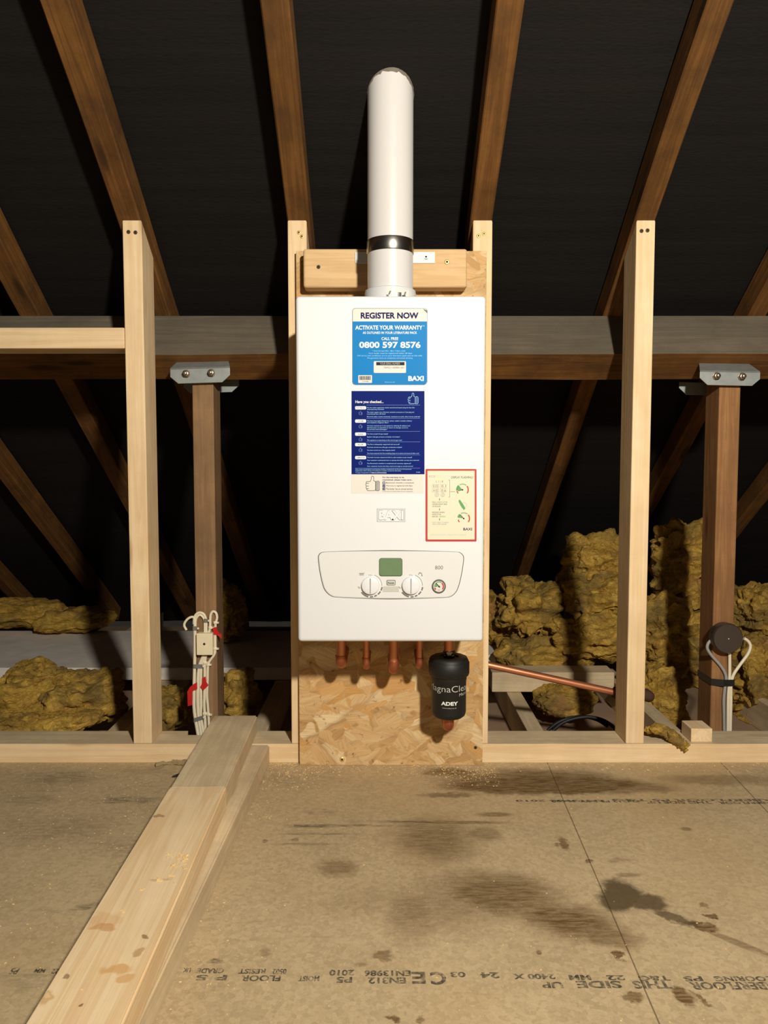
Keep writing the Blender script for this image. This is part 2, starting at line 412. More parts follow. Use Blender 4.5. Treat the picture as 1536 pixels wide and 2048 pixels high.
def text_mesh(body, bold=0.0):
    if (body, bold) in _tx: return _tx[(body, bold)]
    cu = bpy.data.curves.new('writing', 'FONT'); cu.body = body; cu.size = 1; cu.resolution_u = 3; cu.offset = bold
    ob = bpy.data.objects.new('writing', cu); C.objects.link(ob)
    dg = bpy.context.evaluated_depsgraph_get(); me = bpy.data.meshes.new_from_object(ob.evaluated_get(dg))
    vs = [v.co.copy() for v in me.vertices]; fs = [list(p.vertices) for p in me.polygons]
    bpy.data.objects.remove(ob); bpy.data.curves.remove(cu); bpy.data.meshes.remove(me)
    x0 = min(v.x for v in vs); x1 = max(v.x for v in vs); y0 = min(v.y for v in vs); y1 = max(v.y for v in vs)
    _tx[(body, bold)] = ([((v.x-x0)/(x1-x0), (v.y-y0)/(y1-y0)) for v in vs], fs, (x1-x0)/(y1-y0))
    return _tx[(body, bold)]

# ---------------------------------------------------------------- the shell: floor, roofing felt, eaves floor
ROOF = math.radians(35); TR = math.tan(ROOF); ZS = 1.3196        # rafter underside: z = ZS - TR*y
RD = .070                                                        # rafter depth
ZF = ZS + RD/math.cos(ROOF)                                      # felt:             z = ZF - TR*y
fl = MB(); fl.box((-2.6, -3.6, -.022), (2.6, .12, 0), 'chipboard_flooring')
floor = struct(fl, 'floor', 'worn brown chipboard loft flooring with dark water stains')
ef = MB(); ef.box((-2.6, .05, -.135), (2.6, 2.15, -.122), 'plasterboard_back')
struct(ef, 'floor_eaves', 'dusty board between the joists behind the stud frame')

fb = bmesh.new(); NX, NY = 90, 110
FX, FZ = aty(780, 165, -.17).x, 0
grid = []
for i in range(NX+1):
    row = []
    for j in range(NY+1):
        x = -2.6+5.2*i/NX; y = 2.15-5.2*j/NY
        sag = .006*noise.noise(Vector((x*2.2, y*5, 3)))+.003*noise.noise(Vector((x*9, y*16, 7)))
        row.append(fb.verts.new((x, y, ZF-TR*y+.008+sag)))
    grid.append(row)
for i in range(NX):
    for j in range(NY): fb.faces.new((grid[i][j], grid[i][j+1], grid[i+1][j+1], grid[i+1][j]))
struct(MB().bm(fb, 'black_roofing_felt', True), 'ceiling', 'black roofing felt stretched over the rafters')

# ---------------------------------------------------------------- rafters
def rafter(x, wd, label, y0=1.95, y1=-3.0):
    m = MB(); o = Vector((x, 0, ZS))
    L0 = -y0/math.cos(ROOF); L1 = -y1/math.cos(ROOF)
    b = bmesh.new(); bmesh.ops.create_cube(b, size=1)
    for q in b.verts: q.co = Vector((L0+(q.co.x+.5)*(L1-L0), q.co.y*wd, (q.co.z+.5)*RD))
    bmesh.ops.subdivide_edges(b, edges=[e for e in b.edges if abs(e.verts[0].co.x-e.verts[1].co.x) > .1], cuts=24, use_grid_fill=True)
    bmesh.ops.bevel(b, geom=[e for e in b.edges if abs(e.verts[0].co.x-e.verts[1].co.x) > .02], offset=.003, segments=1, affect='EDGES')
    for q in b.verts: q.co.y += .004*noise.noise(Vector((q.co.x*2.3, x*7, 1)))
    m.bm(b, 'old_timber_X')
    ob = m.build('rafter'); ob.location = o
    ob.rotation_euler = Matrix(((0, -1, 0), (-math.cos(ROOF), 0, math.sin(ROOF)), (math.sin(ROOF), 0, math.cos(ROOF)))).transposed().inverted().to_euler() if False else (0, 0, 0)
    ex = Vector((0, -math.cos(ROOF), math.sin(ROOF))); ez = Vector((0, math.sin(ROOF), math.cos(ROOF))); ey = ez.cross(ex)
    ob.rotation_euler = Matrix((ex, ey, ez)).transposed().to_euler()
    tag(ob, label, 'rafter', 'roof rafters'); return ob
for x, wd, lab in ((-.609, .056, 'dark brown sloping rafter meeting the tall stud left of the cable post'),
                   (-.203, .054, 'dark brown sloping rafter just left of the white flue pipe'),
                   (.232, .052, 'dark brown sloping rafter just right of the white flue pipe'),
                   (.621, .050, 'dark brown sloping rafter meeting the tall stud beside the insulation heap'),
                   (1.015, .05, 'dark rafter resting on the purlin above the right steel bracket'),
                   (-.965, .055, 'dark rafter on the purlin above the short pine rail, nearest to it'),
                   (-1.36, .052, 'dim rafter in the far left corner of the loft, second beyond the left stud'),
                   (-1.75, .052, 'dim rafter low in the far left corner, the last one seen beyond the left stud'),
                   (1.42, .05, 'dim rafter sloping down behind the round junction box post')):
    rafter(x, wd, lab)

# ---------------------------------------------------------------- purlin
def purlin(x0, x1, label):
    a = Vector((0, .2535, ZS-TR*.2535)); dn = Vector((0, -math.sin(ROOF), -math.cos(ROOF))); bk = Vector((0, math.cos(ROOF), -math.sin(ROOF)))
    D, W = .140, .097; m = MB(); pr = [a, a+dn*D, a+dn*D+bk*W, a+bk*W]
    n = 40
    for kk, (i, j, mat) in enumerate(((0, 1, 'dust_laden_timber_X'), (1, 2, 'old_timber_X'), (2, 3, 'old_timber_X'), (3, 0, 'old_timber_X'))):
        vs = []; fs = []
        for q in range(n+1):
            x = x0+(x1-x0)*q/n
            for p in (pr[i], pr[j]):
                w_ = Vector((0, noise.noise(Vector((x*3, p.y*20, 1)))*.002, noise.noise(Vector((x*3, p.z*20, 5)))*.003 if p is not pr[0] and p is not pr[3] else 0))
                vs.append(Vector((x, p.y, p.z))+w_)
        for q in range(n): fs.append((2*q, 2*q+1, 2*q+3, 2*q+2))
        m.add(vs, fs, mat)
    for x, rev in ((x0, 1), (x1, 0)):
        vs = [(x, p.y, p.z) for p in pr]; m.add(vs, [[0, 1, 2, 3]], 'old_timber_X')
    o = m.build('purlin', None, ((x0+x1)/2, .2, ZS-.3)); return tag(o, label, 'beam')
purlin(-2.5, 2.5, 'long tilted purlin beam with a dusty grey face carrying the rafters')

# ---------------------------------------------------------------- new pine stud frame
SD = .092
def screw(parent, u, v, y, r=.0045, mat='brass', name='screw', label=None):
    p = aty(u, v, y); m = MB()
    m.lathe([(r, -.004), (r, .0006), (r*.82, .0014), (r*.45, .0014), (r*.4, .0004), (0, .0004)], p, mat, 14, 'Y')
    m.lathe([(r*.42, .0005), (0, .0007)], p, 'hole_dark', 8, 'Y')
    part(m, name, parent, label)
def stud(x0, x1, zb, label, screws=(), mat='brass', taper=0.0):
    m = MB()
    prof = [(x0, 0, zb), (x0, SD, zb), (x0, SD, ZS-TR*SD), (x0, 0, ZS)]
    m.prism(prof, (x1-x0, 0, 0), 'new_pine_Z', .0025)
    o = m.build('stud', None, ((x0+x1)/2, SD/2, zb)); tag(o, label, 'stud', 'pine studs of the frame')
    for (u, v) in screws: screw(o, u, v, 0, .0048, mat)
    return o
PT = .047
stud(-.6225, -.5765, PT, 'upright pine stud standing left of the cable post', ((257, 464), (271, 465)), 'rusty_nail')
stud(-.2295, -.184, PT, 'upright pine stud along the left edge of the boiler backboard', ((598, 465), (604, 473)))
stud(.2117, .258, PT, 'upright pine stud along the right edge of the boiler backboard', ((957, 472), (968, 468)))
stud(.6005, .6455, PT, 'upright pine stud in front of the heaped yellow insulation', ((1283, 462), (1295, 461)), 'rusty_nail')
def plate(x0, x1, label, notch=None):
    m = MB()
    pts = [(x0, 0, 0), (x1, 0, 0), (x1, SD, 0)]
    if notch: pts += [(notch[1], SD, 0), (notch[1], SD-notch[2], 0), (notch[0], SD-notch[2], 0), (notch[0]-.006, SD, 0)]
    pts += [(x0, SD, 0)]
    b = bmesh.new(); a = [b.verts.new(p) for p in pts]; c = [b.verts.new(Vector(p)+Vector((0, 0, PT))) for p in pts]; n = len(pts)
    for i in range(n): b.faces.new((a[i], a[(i+1) % n], c[(i+1) % n], c[i]))
    b.faces.new(a[::-1]); top = b.faces.new(c)
    bv = [e for e in b.edges if e.calc_face_angle(0) > 1]
    bmesh.ops.bevel(b, geom=bv, offset=.002, segments=2, affect='EDGES')
    b.normal_update(); bmesh.ops.recalc_face_normals(b, faces=list(b.faces))
    b.verts.index_update()
    vs = [q.co[:] for q in b.verts]
    m.add(vs, [[q.index for q in f.verts] for f in b.faces if f.normal.z <= .9], 'new_pine_X')
    m.add(vs, [[q.index for q in f.verts] for f in b.faces if f.normal.z > .9], 'dusty_pine_X'); b.free()  # upward faces take the greyer pine, all other faces the paler one
    return tag(m.build('sole_plate', None, ((x0+x1)/2, SD/2, 0)), label, 'timber')
plate(-1.6, -.186, 'pine sole plate on the floor left of the boiler, under the cable post', (aty(381, 1470, SD).x, -.452, .03))
plate(.2385, 1.6, 'pine sole plate on the floor right of the boiler with a small block on it')
m = MB(); a = aty(0, 655, 0).z; b_ = aty(0, 697, 0).z
m.box((-1.6, 0, b_), (-.6235, SD, a), 'new_pine_X', .0025)
tag(m.build('rail', None, (-1.1, SD/2, b_)), 'short horizontal pine rail fixed to the left stud in front of the purlin', 'timber')
# block lying on the right sole plate
p0 = aty(1382, 1483, .012); p1 = aty(1425, 1459, .012)
m = MB(); m.box((p0.x, .012, PT), (p1.x, .075, PT+.034), 'new_pine_Y', .0015)
tag(m.build('wood_block', None, (p0.x, .04, PT)), 'small square pine offcut resting on the right sole plate', 'wood block')

# ---------------------------------------------------------------- OSB backboard and noggin
YB = -.018
bx0, bx1 = -.208, .2425; bz1 = aty(760, 502, YB).z
m = MB(); m.box((bx0, YB, 0.0), (bx1, 0, bz1), 'osb_strands', .0008, 1)
board = m.build('backboard', None, ((bx0+bx1)/2, YB, 0)); tag(board, 'tall strand board panel fixed behind the boiler down to the floor', 'board')
screw(board, 684, 1519, YB, .0062, 'brass', label='bright brass screw head near the bottom edge')
screw(board, 951, 1495, YB, .004, 'rusty_nail')
YN = YB-.047
q0 = aty(606, 497, YN); q1 = aty(934, 575, YN)
m = MB(); m.box((q0.x, YN, q1.z), (q1.x, YB, q0.z), 'batten_pine_X', .006, 3)
nog = m.build('mounting_batten', None, ((q0.x+q1.x)/2, YN, q1.z)); tag(nog, 'horizontal pine batten across the board above the boiler, behind the flue', 'timber')
screw(nog, 637, 534, YN, .0045, 'rusty_nail'); screw(nog, 894, 524, YN, .0062, 'brass', label='brass screw with a raised ring')
r0 = aty(710, 504, YN); r1 = aty(870, 527, YN)
m = MB(); m.box((r0.x, YN-.0025, r1.z), (r1.x, YN, r0.z), 'white_plastic', .0008, 1)
br = empty('fixing_strip', (r0.x, YN, r1.z), 'white metal fixing strip across the batten behind the flue', 'bracket')
part(m, 'plate', br)
hh = aty(852, 514, YN)
m = MB(); m.lathe([(.0022, .0027), (0, .0029)], hh, 'hole_dark', 10, 'Y'); 
m.add([(hh.x-.004+.008*i/6, YN-.0028, hh.z-.0035-.0015*math.sin(PI*i/6)) for i in range(7)]+[(hh.x-.004+.008*i/6, YN-.0028, hh.z-.0045-.0018*math.sin(PI*i/6)) for i in range(7)], [(i, i+1, i+8, i+7) for i in range(6)], 'hole_dark')
part(m, 'screw_hole', br)

# ---------------------------------------------------------------- boiler
YF = -.297
BX0, BX1, BZ0, BZ1 = -.1785, .2055, .3735, 1.0795
boiler = empty('boiler', ((BX0+BX1)/2, -.15, BZ0), 'white wall-hung gas boiler with blue stickers on the strand board', 'boiler')
m = MB(); m.box((BX0, YF, BZ0), (BX1, -.045, BZ1), 'white_enamel', .008, 5, True)
m.box((BX0+.012, -.06, BZ0+.008), (BX1-.012, YB, BZ1-.006), 'white_plastic', .003)
part(m, 'casing', boiler)
m = MB(); t0 = aty(780, 1282, -.2); t1 = aty(848, 1282, -.2)
m.box((t0.x, -.24, BZ0-.005), (t1.x, -.10, BZ0+.004), 'white_plastic', .001, 1)
part(m, 'drain_tray', boiler)
for u in (622, 728, 829, 940):
    m = MB(); p = aty(u, 592, -.12); m.prism([(p.x-.003, -.12, BZ1-.004), (p.x+.003, -.12, BZ1-.004), (p.x+.0015, -.12, BZ1+.022), (p.x-.0015, -.12, BZ1+.022)], (0, .012, 0), 'white_plastic')
    part(m, 'top_lug', boiler)

class Face:
    """flat artwork on the boiler front, drawn in the face's own x,z"""
    def __init__(s, lift=.0004): s.mb = MB(); s.lift = lift
    def P(s, u, v): p = aty(u, v, YF); return (p.x, p.z)
    def y(s, k): return YF - s.lift - .00016*k
    def poly(s, uv, mat, k=0):
        pts = [s.P(*q) for q in uv]
        ar = sum(pts[i][0]*pts[(i+1) % len(pts)][1]-pts[(i+1) % len(pts)][0]*pts[i][1] for i in range(len(pts)))
        if ar < 0: pts = pts[::-1]
        s.mb.add([(x, s.y(k), z) for x, z in pts], [list(range(len(pts)))], mat); return s
    def rect(s, u0, v0, u1, v1, mat, k=0, r=0.0):
        if r <= 0: return s.poly([(u0, v0), (u1, v0), (u1, v1), (u0, v1)], mat, k)
        q = []
        for cx, cy, a0 in ((u1-r, v0+r, -90), (u1-r, v1-r, 0), (u0+r, v1-r, 90), (u0+r, v0+r, 180)):
            for i in range(6):
                a = math.radians(a0+18*i); q.append((cx+r*math.cos(a), cy+r*math.sin(a)))
        return s.poly(q, mat, k)
    def disc(s, u, v, r, mat, k=0, n=28): return s.poly([(u+r*math.cos(2*PI*i/n), v+r*math.sin(2*PI*i/n)) for i in range(n)], mat, k)
    def stroke(s, uv, w, mat, k=1, closed=False):
        P = [Vector(q) for q in uv]; n = len(P); rng_ = range(n if closed else n-1)
        for i in rng_:
            a, b = P[i], P[(i+1) % n]; d = (b-a)
            if d.length < 1e-6: continue
            d.normalize(); e = Vector((-d.y, d.x))*w/2; a2 = a-d*w*.3; b2 = b+d*w*.3
            s.poly([a2+e, b2+e, b2-e, a2-e], mat, k)
        return s
    def arc(s, u, v, r0, r1, a0, a1, mat, k=1, n=14):
        """angles in degrees, 0 = up, clockwise"""
        for i in range(n):
            x, y = (math.radians(a0+(a1-a0)*j/n) for j in (i, i+1))
            s.poly([(u+r0*math.sin(x), v-r0*math.cos(x)), (u+r1*math.sin(x), v-r1*math.cos(x)), (u+r1*math.sin(y), v-r1*math.cos(y)), (u+r0*math.sin(y), v-r0*math.cos(y))], mat, k)
        return s
    def text(s, body, u0, v0, u1, v1, mat, k=2, bold=0.0):
        vs, fs, asp = text_mesh(body, bold); x0, z1 = s.P(u0, v0); x1, z0 = s.P(u1, v1)
        s.mb.add([(x0+a*(x1-x0), s.y(k), z0+b*(z1-z0)) for a, b in vs], fs, mat); return s
def thumb(f, u, v, w, h, mat, lw, k=2, cuff=None):
    pts = [(.30, .38), (.36, .30), (.40, .18), (.40, .06), (.47, .0), (.55, .03), (.58, .14), (.56, .30), (.66, .36), (.70, .36), (.70, .93), (.62, .97), (.16, .98), (.08, .92), (.09, .85), (.03, .80), (.02, .72), (.06, .67), (.0, .60), (.01, .52), (.06, .48), (.03, .42), (.08, .37)]
    f.stroke([(u+w*a, v+h*b) for a, b in pts], lw, mat, k, True)
    for yy in (.49, .67, .84): f.stroke([(u+w*.05, v+h*yy), (u+w*.22, v+h*yy)], lw, mat, k)
    if cuff: f.rect(u+w*.72, v+h*.34, u+w*.99, v+h*.99, cuff, k-1, w*.08)
    f.stroke([(u+w*.72, v+h*.36), (u+w*.9, v+h*.33), (u+w*.98, v+h*.4), (u+w*.98, v+h*.93), (u+w*.9, v+h*.99), (u+w*.72, v+h*.97)], lw, mat, k, True)
    f.stroke([(u+w*.84, v+h*.4), (u+w*.84, v+h*.92)], lw*.7, mat, k)

# blue warranty sticker
f = Face()
f.rect(704.5, 616.5, 855, 770, 'grey_print', 0, 6); f.rect(705.5, 617.5, 854.3, 769.3, 'label_white', 1, 5)
f.poly([(705.5, 643), (854, 643), (854, 764), (851.5, 768), (848, 769.3), (711, 769.3), (707, 768), (705.5, 764)], 'sky_blue_print', 2)
f.text('REGISTER NOW', 721.5, 625, 837, 637.5, 'navy_text', 3, .035)
f.text('ACTIVATE YOUR WARRANTY', 710.5, 651, 845, 659.5, 'white_print', 3, .026)
f.text("*", 846.5, 650.5, 849, 653.5, 'white_print', 3)
f.text('AS OUTLINED IN YOUR LITERATURE PACK', 725.5, 663.2, 834, 668, 'white_print', 3, .014)
f.text('CALL FREE', 763, 674.5, 796.5, 680.3, 'white_print', 3, .014)
f.text('0800 597 8576', 718.5, 683.5, 841, 696.3, 'white_print', 3, .03)
f.text('* Lines are open 8am - 8pm, 7 days a week', 745, 700.5, 811, 703.6, 'light_blue_print', 3)
f.text('Your boiler must be registered within 30 days', 737, 705.5, 824, 708.5, 'light_blue_print', 3)
f.text('Full terms and conditions are in your literature pack and on the web', 715, 710.3, 844, 713.3, 'light_blue_print', 3)
f.text('The guarantee starts on completion and annual servicing', 734, 715, 825, 718, 'light_blue_print', 3)
f.text('BAXI', 816.5, 752, 847.5, 762, 'white_print', 3, .04)
f.text('baxi.co.uk', 770, 763.2, 790, 765, 'light_blue_print', 3)
st1 = part(f.mb, 'warranty_sticker', boiler, 'sky blue sticker with a white heading')
f = Face(.0010)
f.rect(747.5, 722.5, 812, 746, 'label_white', 0, 2); f.rect(752.5, 724.3, 809, 730.8, 'dark_print', 1)
f.text('YOUR SERIAL NUMBER', 760, 725.5, 800, 729.6, 'pale_grey_print', 2)
f.text('TAM22114300001-001', 767, 733.5, 808, 737, 'grey_print', 2)
part(f.mb, 'serial_label', st1, 'white serial label with a dark strip')
f = Face(.0010)
f.rect(716.5, 750.5, 744, 766, 'label_white', 0, 1)
random.seed(3); u = 718.5
while u < 741:
    wd = random.choice((.5, .8, 1.2)); f.rect(u, 752.3, u+wd, 760, 'dark_print', 1); u += wd+random.choice((.5, .7))
f.text('7724288', 724, 761.8, 737, 764, 'grey_print', 2)
part(f.mb, 'barcode_label', st1, 'small white barcode label')
# lifted sticker corner
c0 = aty(846, 618, YF); m = MB()
m.add([(c0.x, YF-.0009, c0.z), (c0.x+.0086, YF-.0062, c0.z-.0038), (c0.x+.0088, YF-.001, c0.z-.009)], [(0, 2, 1)], 'pale_grey_print')
part(m, 'curled_corner', st1)

# navy checklist sticker
f = Face()
f.rect(703, 782, 849, 948.5, 'navy_print', 0)
f.rect(702.5, 948.8, 847.5, 986.5, 'label_white', 0)
thumb(f, 816, 786, 20.5, 22, 'light_blue_print', .8)
f.text('Have you checked...', 710.8, 800.8, 767, 808, 'white_print', 2, .016)
ROWS = [(813.5, 'ELECTRICAL', ['Has the mains supply been tested, secured and tested using the Gas Safe', 'commissioning checklist?', 'The mains supply is via a 3A fused, switched connection or 3 pin plug and', 'is protected by a 3A fuse?', 'Electrical safety checks continuity, resistance to earth, short circuit, polarity?'], [814.5, 818, 823.6, 827.2, 832.6], [829, 768, 828, 771, 840]),
        (840, 'SYSTEM', ['You have thoroughly flushed the system, added a suitable inhibitor', 'and installed a magnetic filter?', 'You have removed air in the system by releasing all radiators and', 'fully bled prior to operation to ensure no damage occurs to', 'the primary heat exchanger?'], [841, 844.5, 850.8, 854.6, 858], [824, 777, 820, 816, 774]),
        (866, 'GAS', ['You have purged the gas supply?', 'System inlet gas pressure at boiler and meter?', 'The appliance is operating at the correct gas rate?'], [867, 873, 879.6], [776, 800, 804]),
        (887, 'FLUE', ['The flue is adequately supported and secured?', 'You have carried out a flue gas combustion analysis?', 'You have carried out a flue integrity check?', 'You have ensured the flue sampling plugs are in place and secured after use?'], [887.8, 893.8, 899.6, 905.8], [799, 804, 790, 838]),
        (913, 'COMPLETION', ['The boiler has been cleaned and left in a safe condition as per manual?', 'Your customer understands how to operate the boiler and any time controls?', 'The Benchmark checklist is completed and warranty registered?', 'Your customer knows that they need to arrange an annual service?'], [914, 919.8, 926, 931.6], [824, 838, 822, 826])]
for (v, hd, lines, vs_, ends) in ROWS:
    f.stroke([(733, v-3.3), (840, v-3.3)], .35, 'pale_blue_print', 1)
    f.rect(710.3, v-1.0, 732.2, v+5.4, 'white_print', 1, 2)
    f.text(hd, 712.5 if len(hd) > 6 else 716, v+1, 730 if len(hd) > 6 else 726.5, v+3.6, 'navy_text', 2, .01)
    thumb(f, 717.5, v+8.5, 7, 7.5, 'pale_blue_print', .35)
    for t, vv, e in zip(lines, vs_, ends): f.text(t, 734, vv-.3, e, vv+2.5, 'light_blue_print', 2)
f.stroke([(711, 936.3), (840, 936.3)], .35, 'pale_blue_print', 1)
f.text('Please ensure the Benchmark commissioning checklist is completed for the full terms of the guarantee', 711, 937.4, 823, 939.8, 'light_blue_print', 2)
f.text('Registration within 30 days of installation is needed, see baxi for full details', 711, 940.6, 802, 943, 'light_blue_print', 2)
f.text('To support the guarantee visit', 711, 944.4, 742, 946.8, 'light_blue_print', 2); f.text('baxi.co.uk/guarantee', 743, 944.4, 773, 946.8, 'white_print', 2, .02)
f.text('7724283', 832, 943.6, 840, 945.4, 'light_blue_print', 2)
thumb(f, 731.5, 952, 28, 30, 'grey_print', 1.0, 2, 'pale_grey_print')
f.text('For the warranty to be', 765.2, 953, 808, 957.2, 'navy_text', 2, .014)
f.text('maintained, please make sure...', 765.2, 958, 825.5, 962, 'navy_text', 2, .014)
for i, t in enumerate(('Benchmark checklist is completed', 'Warranty is registered with Baxi', 'The boiler has an annual service')):
    v = 963.2+6*i; f.rect(765.2, v, 770.3, v+5.3, 'navy_text', 1); f.text(str(i+1), 766.8, v+1.1, 768.8, v+4.3, 'white_print', 2)
    f.text(t, 772, v+.8, (827.5, 825, 825)[i], v+4.4, 'dark_print', 2)
f.text('For full terms and conditions please visit baxi.co.uk/guarantee', 765.2, 981.6, 825.5, 984.4, 'grey_print', 2)
part(f.mb, 'checklist_sticker', boiler, 'navy blue checklist sticker with a white strip below')

# red framed pressure sticker
f = Face()
f.rect(851, 938, 953, 1083, 'red_print', 0, 2); f.rect(855, 941.5, 949.3, 1079, 'label_cream', 1, 1)
f.text('DISPLAY FLASHING?', 902.5, 952.5, 946, 956.8, 'dark_print', 2)
f.poly([(870, 954), (884, 960), (876, 960)], 'yellow_print', 2); f.poly([(858, 951), (870, 951), (870, 954.5), (858, 954.5)], 'pale_grey_print', 2); f.poly([(859, 951.7), (869, 951.7), (869, 953.8), (859, 953.8)], 'label_cream', 3)
f.text('L 1 | 8', 872, 961, 886, 966, 'grey_print', 2)
for (u0, u1, v0, s_) in ((864.5, 877.5, 968.5, 'E.02'), (880.5, 893, 968.5, '0.1'), (864.5, 877.5, 977.5, 'H.02'), (880.5, 893, 977.5, '0.6')):
    f.stroke([(u0, v0), (u1, v0), (u1, v0+6.8), (u0, v0+6.8)], .4, 'pale_grey_print', 2, True); f.text(s_, u0+2, v0+1.2, u1-1.2, v0+5.8, 'grey_print', 2)
for u in (873.5, 885.5):
    f.arc(u, 989.5, 3.6, 4.4, 0, 360, 'pale_grey_print', 2, 20); f.arc(u, 989.5, 2.2, 2.6, 0, 360, 'pale_grey_print', 2, 16); f.stroke([(u, 987.5), (u, 991.5)], .4, 'grey_print', 3)
f.stroke([(897, 960), (899.5, 960), (899.5, 994), (897, 994)], .6, 'grey_print', 2); f.stroke([(900, 983), (910, 983.5)], .6, 'dark_print', 2)
for (cu, cv, na) in ((925, 979.5, 255), (927.5, 1037, 318)):
    f.arc(cu, cv, 10.5, 12.6, 50, 128, 'red_print', 2); f.arc(cu, cv, 10.5, 12.3, 230, 258, 'red_print', 2)
    f.arc(cu, cv, 0.2, 13, 262 if na < 300 else 280, 318, 'green_print', 2, 12); f.arc(cu, cv, 11, 12.3, 330, 400, 'green_print', 2)
    for a in range(238, 480, 14):
        x = math.radians(a); f.stroke([(cu+9.3*math.sin(x), cv-9.3*math.cos(x)), (cu+10.6*math.sin(x), cv-10.6*math.cos(x))], .35, 'dark_print', 3)
    x = math.radians(na); f.stroke([(cu+1*math.sin(x+PI), cv-1*math.cos(x+PI)), (cu+9.5*math.sin(x), cv-9.5*math.cos(x))], .9, 'dark_print', 4); f.disc(cu, cv, 1.5, 'dark_print', 5)
f.poly([(917, 1001), (919, 999), (921, 1001), (926, 1008), (931, 1017), (927.5, 1020), (922, 1013), (917.5, 1004)], 'green_print', 2)
f.arc(928, 1010, 4.6, 5.2, -30, 150, 'pale_grey_print', 2)
for v in (997, 1017, 1037): f.stroke([(879, v), (879, v+3.5)], 1.1, 'dark_print', 2)
for t, v, e in (('PULL', 1002.8, 872), ('UNDER RIGHT SIDE', 1007, 894), ('OF BOILER', 1011.3, 881), ('RELEASE WHEN', 1023.2, 889), ('INDICATOR', 1027.4, 882), ('REACHES', 1031.6, 876), ("DON'T NEED TO DRAIN", 1043.5, 897), ('AND START BOILER', 1047, 893)):
    f.text(t, 864.5, v, e, v+2.8, 'grey_print' if v < 1040 else 'pale_grey_print', 2, .01)
f.text('GREEN LEVER', 873, 1002.8, 895, 1005.6, 'green_print', 2); f.text('GREEN', 878, 1031.6, 891, 1034.4, 'green_print', 2)
f.text('BAXI', 926.5, 1055.5, 944, 1060.8, 'navy_text', 2, .02)
f.text('Scan for more help and advice on refilling your boiler or visit baxi.co.uk', 861, 1068.6, 932, 1070.8, 'pale_grey_print', 2)
part(f.mb, 'pressure_sticker', boiler, 'cream sticker with a red frame')

# raised name badge
m = MB(); f = Face()
L = [f.P(754.5, 1017.5), f.P(810, 1043)]
def rim(x0, z0, x1, z1, t, d, mat):
    for lo, hi in (((x0, z1-t), (x1, z1)), ((x0, z0), (x1, z0+t)), ((x0, z0+t), (x0+t, z1-t)), ((x1-t, z0+t), (x1, z1-t))):
        m.box((lo[0], YF-d, lo[1]), (hi[0], YF, hi[1]), mat, .0004, 1)
rim(L[0][0]-.0006, L[1][1]-.0006, L[1][0]+.0006, L[0][1]+.0006, .0008, .0004, 'pale_grey_print'); rim(L[0][0], L[1][1], L[1][0], L[0][1], .0016, .0014, 'white_enamel')
hal = Face(.0003); hal.text('BAXI', 756.6, 1020.3, 808, 1040.4, 'pale_grey_print', 0, .05); m.add(hal.mb.v, hal.mb.f, 'pale_grey_print')
vs, fs, asp = text_mesh('BAXI', .045); x0, z1 = f.P(757.5, 1021); x1, z0 = f.P(807, 1039.5)
pv = [(x0+a*(x1-x0), z0+b*(z1-z0)) for a, b in vs]; dd = .0022
m.add([(x, YF-dd, z) for x, z in pv], fs, 'white_enamel')
ec = {}
for q in fs:
    for i in range(len(q)): e = (q[i], q[(i+1) % len(q)]); ec[tuple(sorted(e))] = ec.get(tuple(sorted(e)), []) + [e]
for es in ec.values():
    if len(es) == 1:
        i, j = es[0]; m.add([(pv[i][0], YF-dd, pv[i][1]), (pv[i][0], YF, pv[i][1]), (pv[j][0], YF, pv[j][1]), (pv[j][0], YF-dd, pv[j][1])], [(0, 1, 2, 3)], 'pale_grey_print')
part(m, 'name_badge', boiler, 'raised white lettering in a thin frame')

# control panel
def outline(grow=0.0):
    base = [(650, 1104.2), (700, 1102.6), (782, 1102.0), (864, 1102.6), (912, 1104.2), (919, 1105.6), (924, 1109.5), (926.3, 1115), (925.6, 1126), (922.5, 1146), (918, 1166), (913, 1180), (907, 1188), (899, 1193), (888, 1194.6), (840, 1196), (784, 1196.8), (730, 1196), (676, 1194), (664, 1191.5), (655, 1185), (648.5, 1175), (643.5, 1157), (640, 1138), (637.5, 1116), (639.5, 1109), (643.5, 1105.5)]
    c = Vector((782, 1149)); out = []
    base = [(q.x, q.y) for q in smooth_path([(u, v, 0) for u, v in base+base[:1]], 4)[:-1]]
    for q in base:
        d = Vector(q)-c; out.append(tuple(c+d*(1+grow/max(30, d.length))))
    return out
f = Face(); pan = MB()
def slab(uv, y0, y1, mat, mbx, bev=.0012):
    pts = [f.P(*q) for q in uv][::-1]
    b = bmesh.new(); a = [b.verts.new((x, y0, z)) for x, z in pts]; c = [b.verts.new((x, y1, z)) for x, z in pts]; n = len(pts)
    fa = b.faces.new(c); b.faces.new(a[::-1])
    for i in range(n): b.faces.new((a[i], a[(i+1) % n], c[(i+1) % n], c[i]))
    bmesh.ops.recalc_face_normals(b, faces=list(b.faces))
    if bev: bmesh.ops.bevel(b, geom=[e for e in fa.edges], offset=bev, segments=2, affect='EDGES')
    mbx.bm(b, mat)
slab(outline(1.7), YF+.003, YF-.0006, 'seam_grey', pan, 0)
slab(outline(0), YF+.003, YF-.0026, 'white_plastic', pan, .0012)
f2 = Face(.0027)
f2.text('800', 870, 1131, 885.8, 1138.5, 'grey_print', 1, .0)
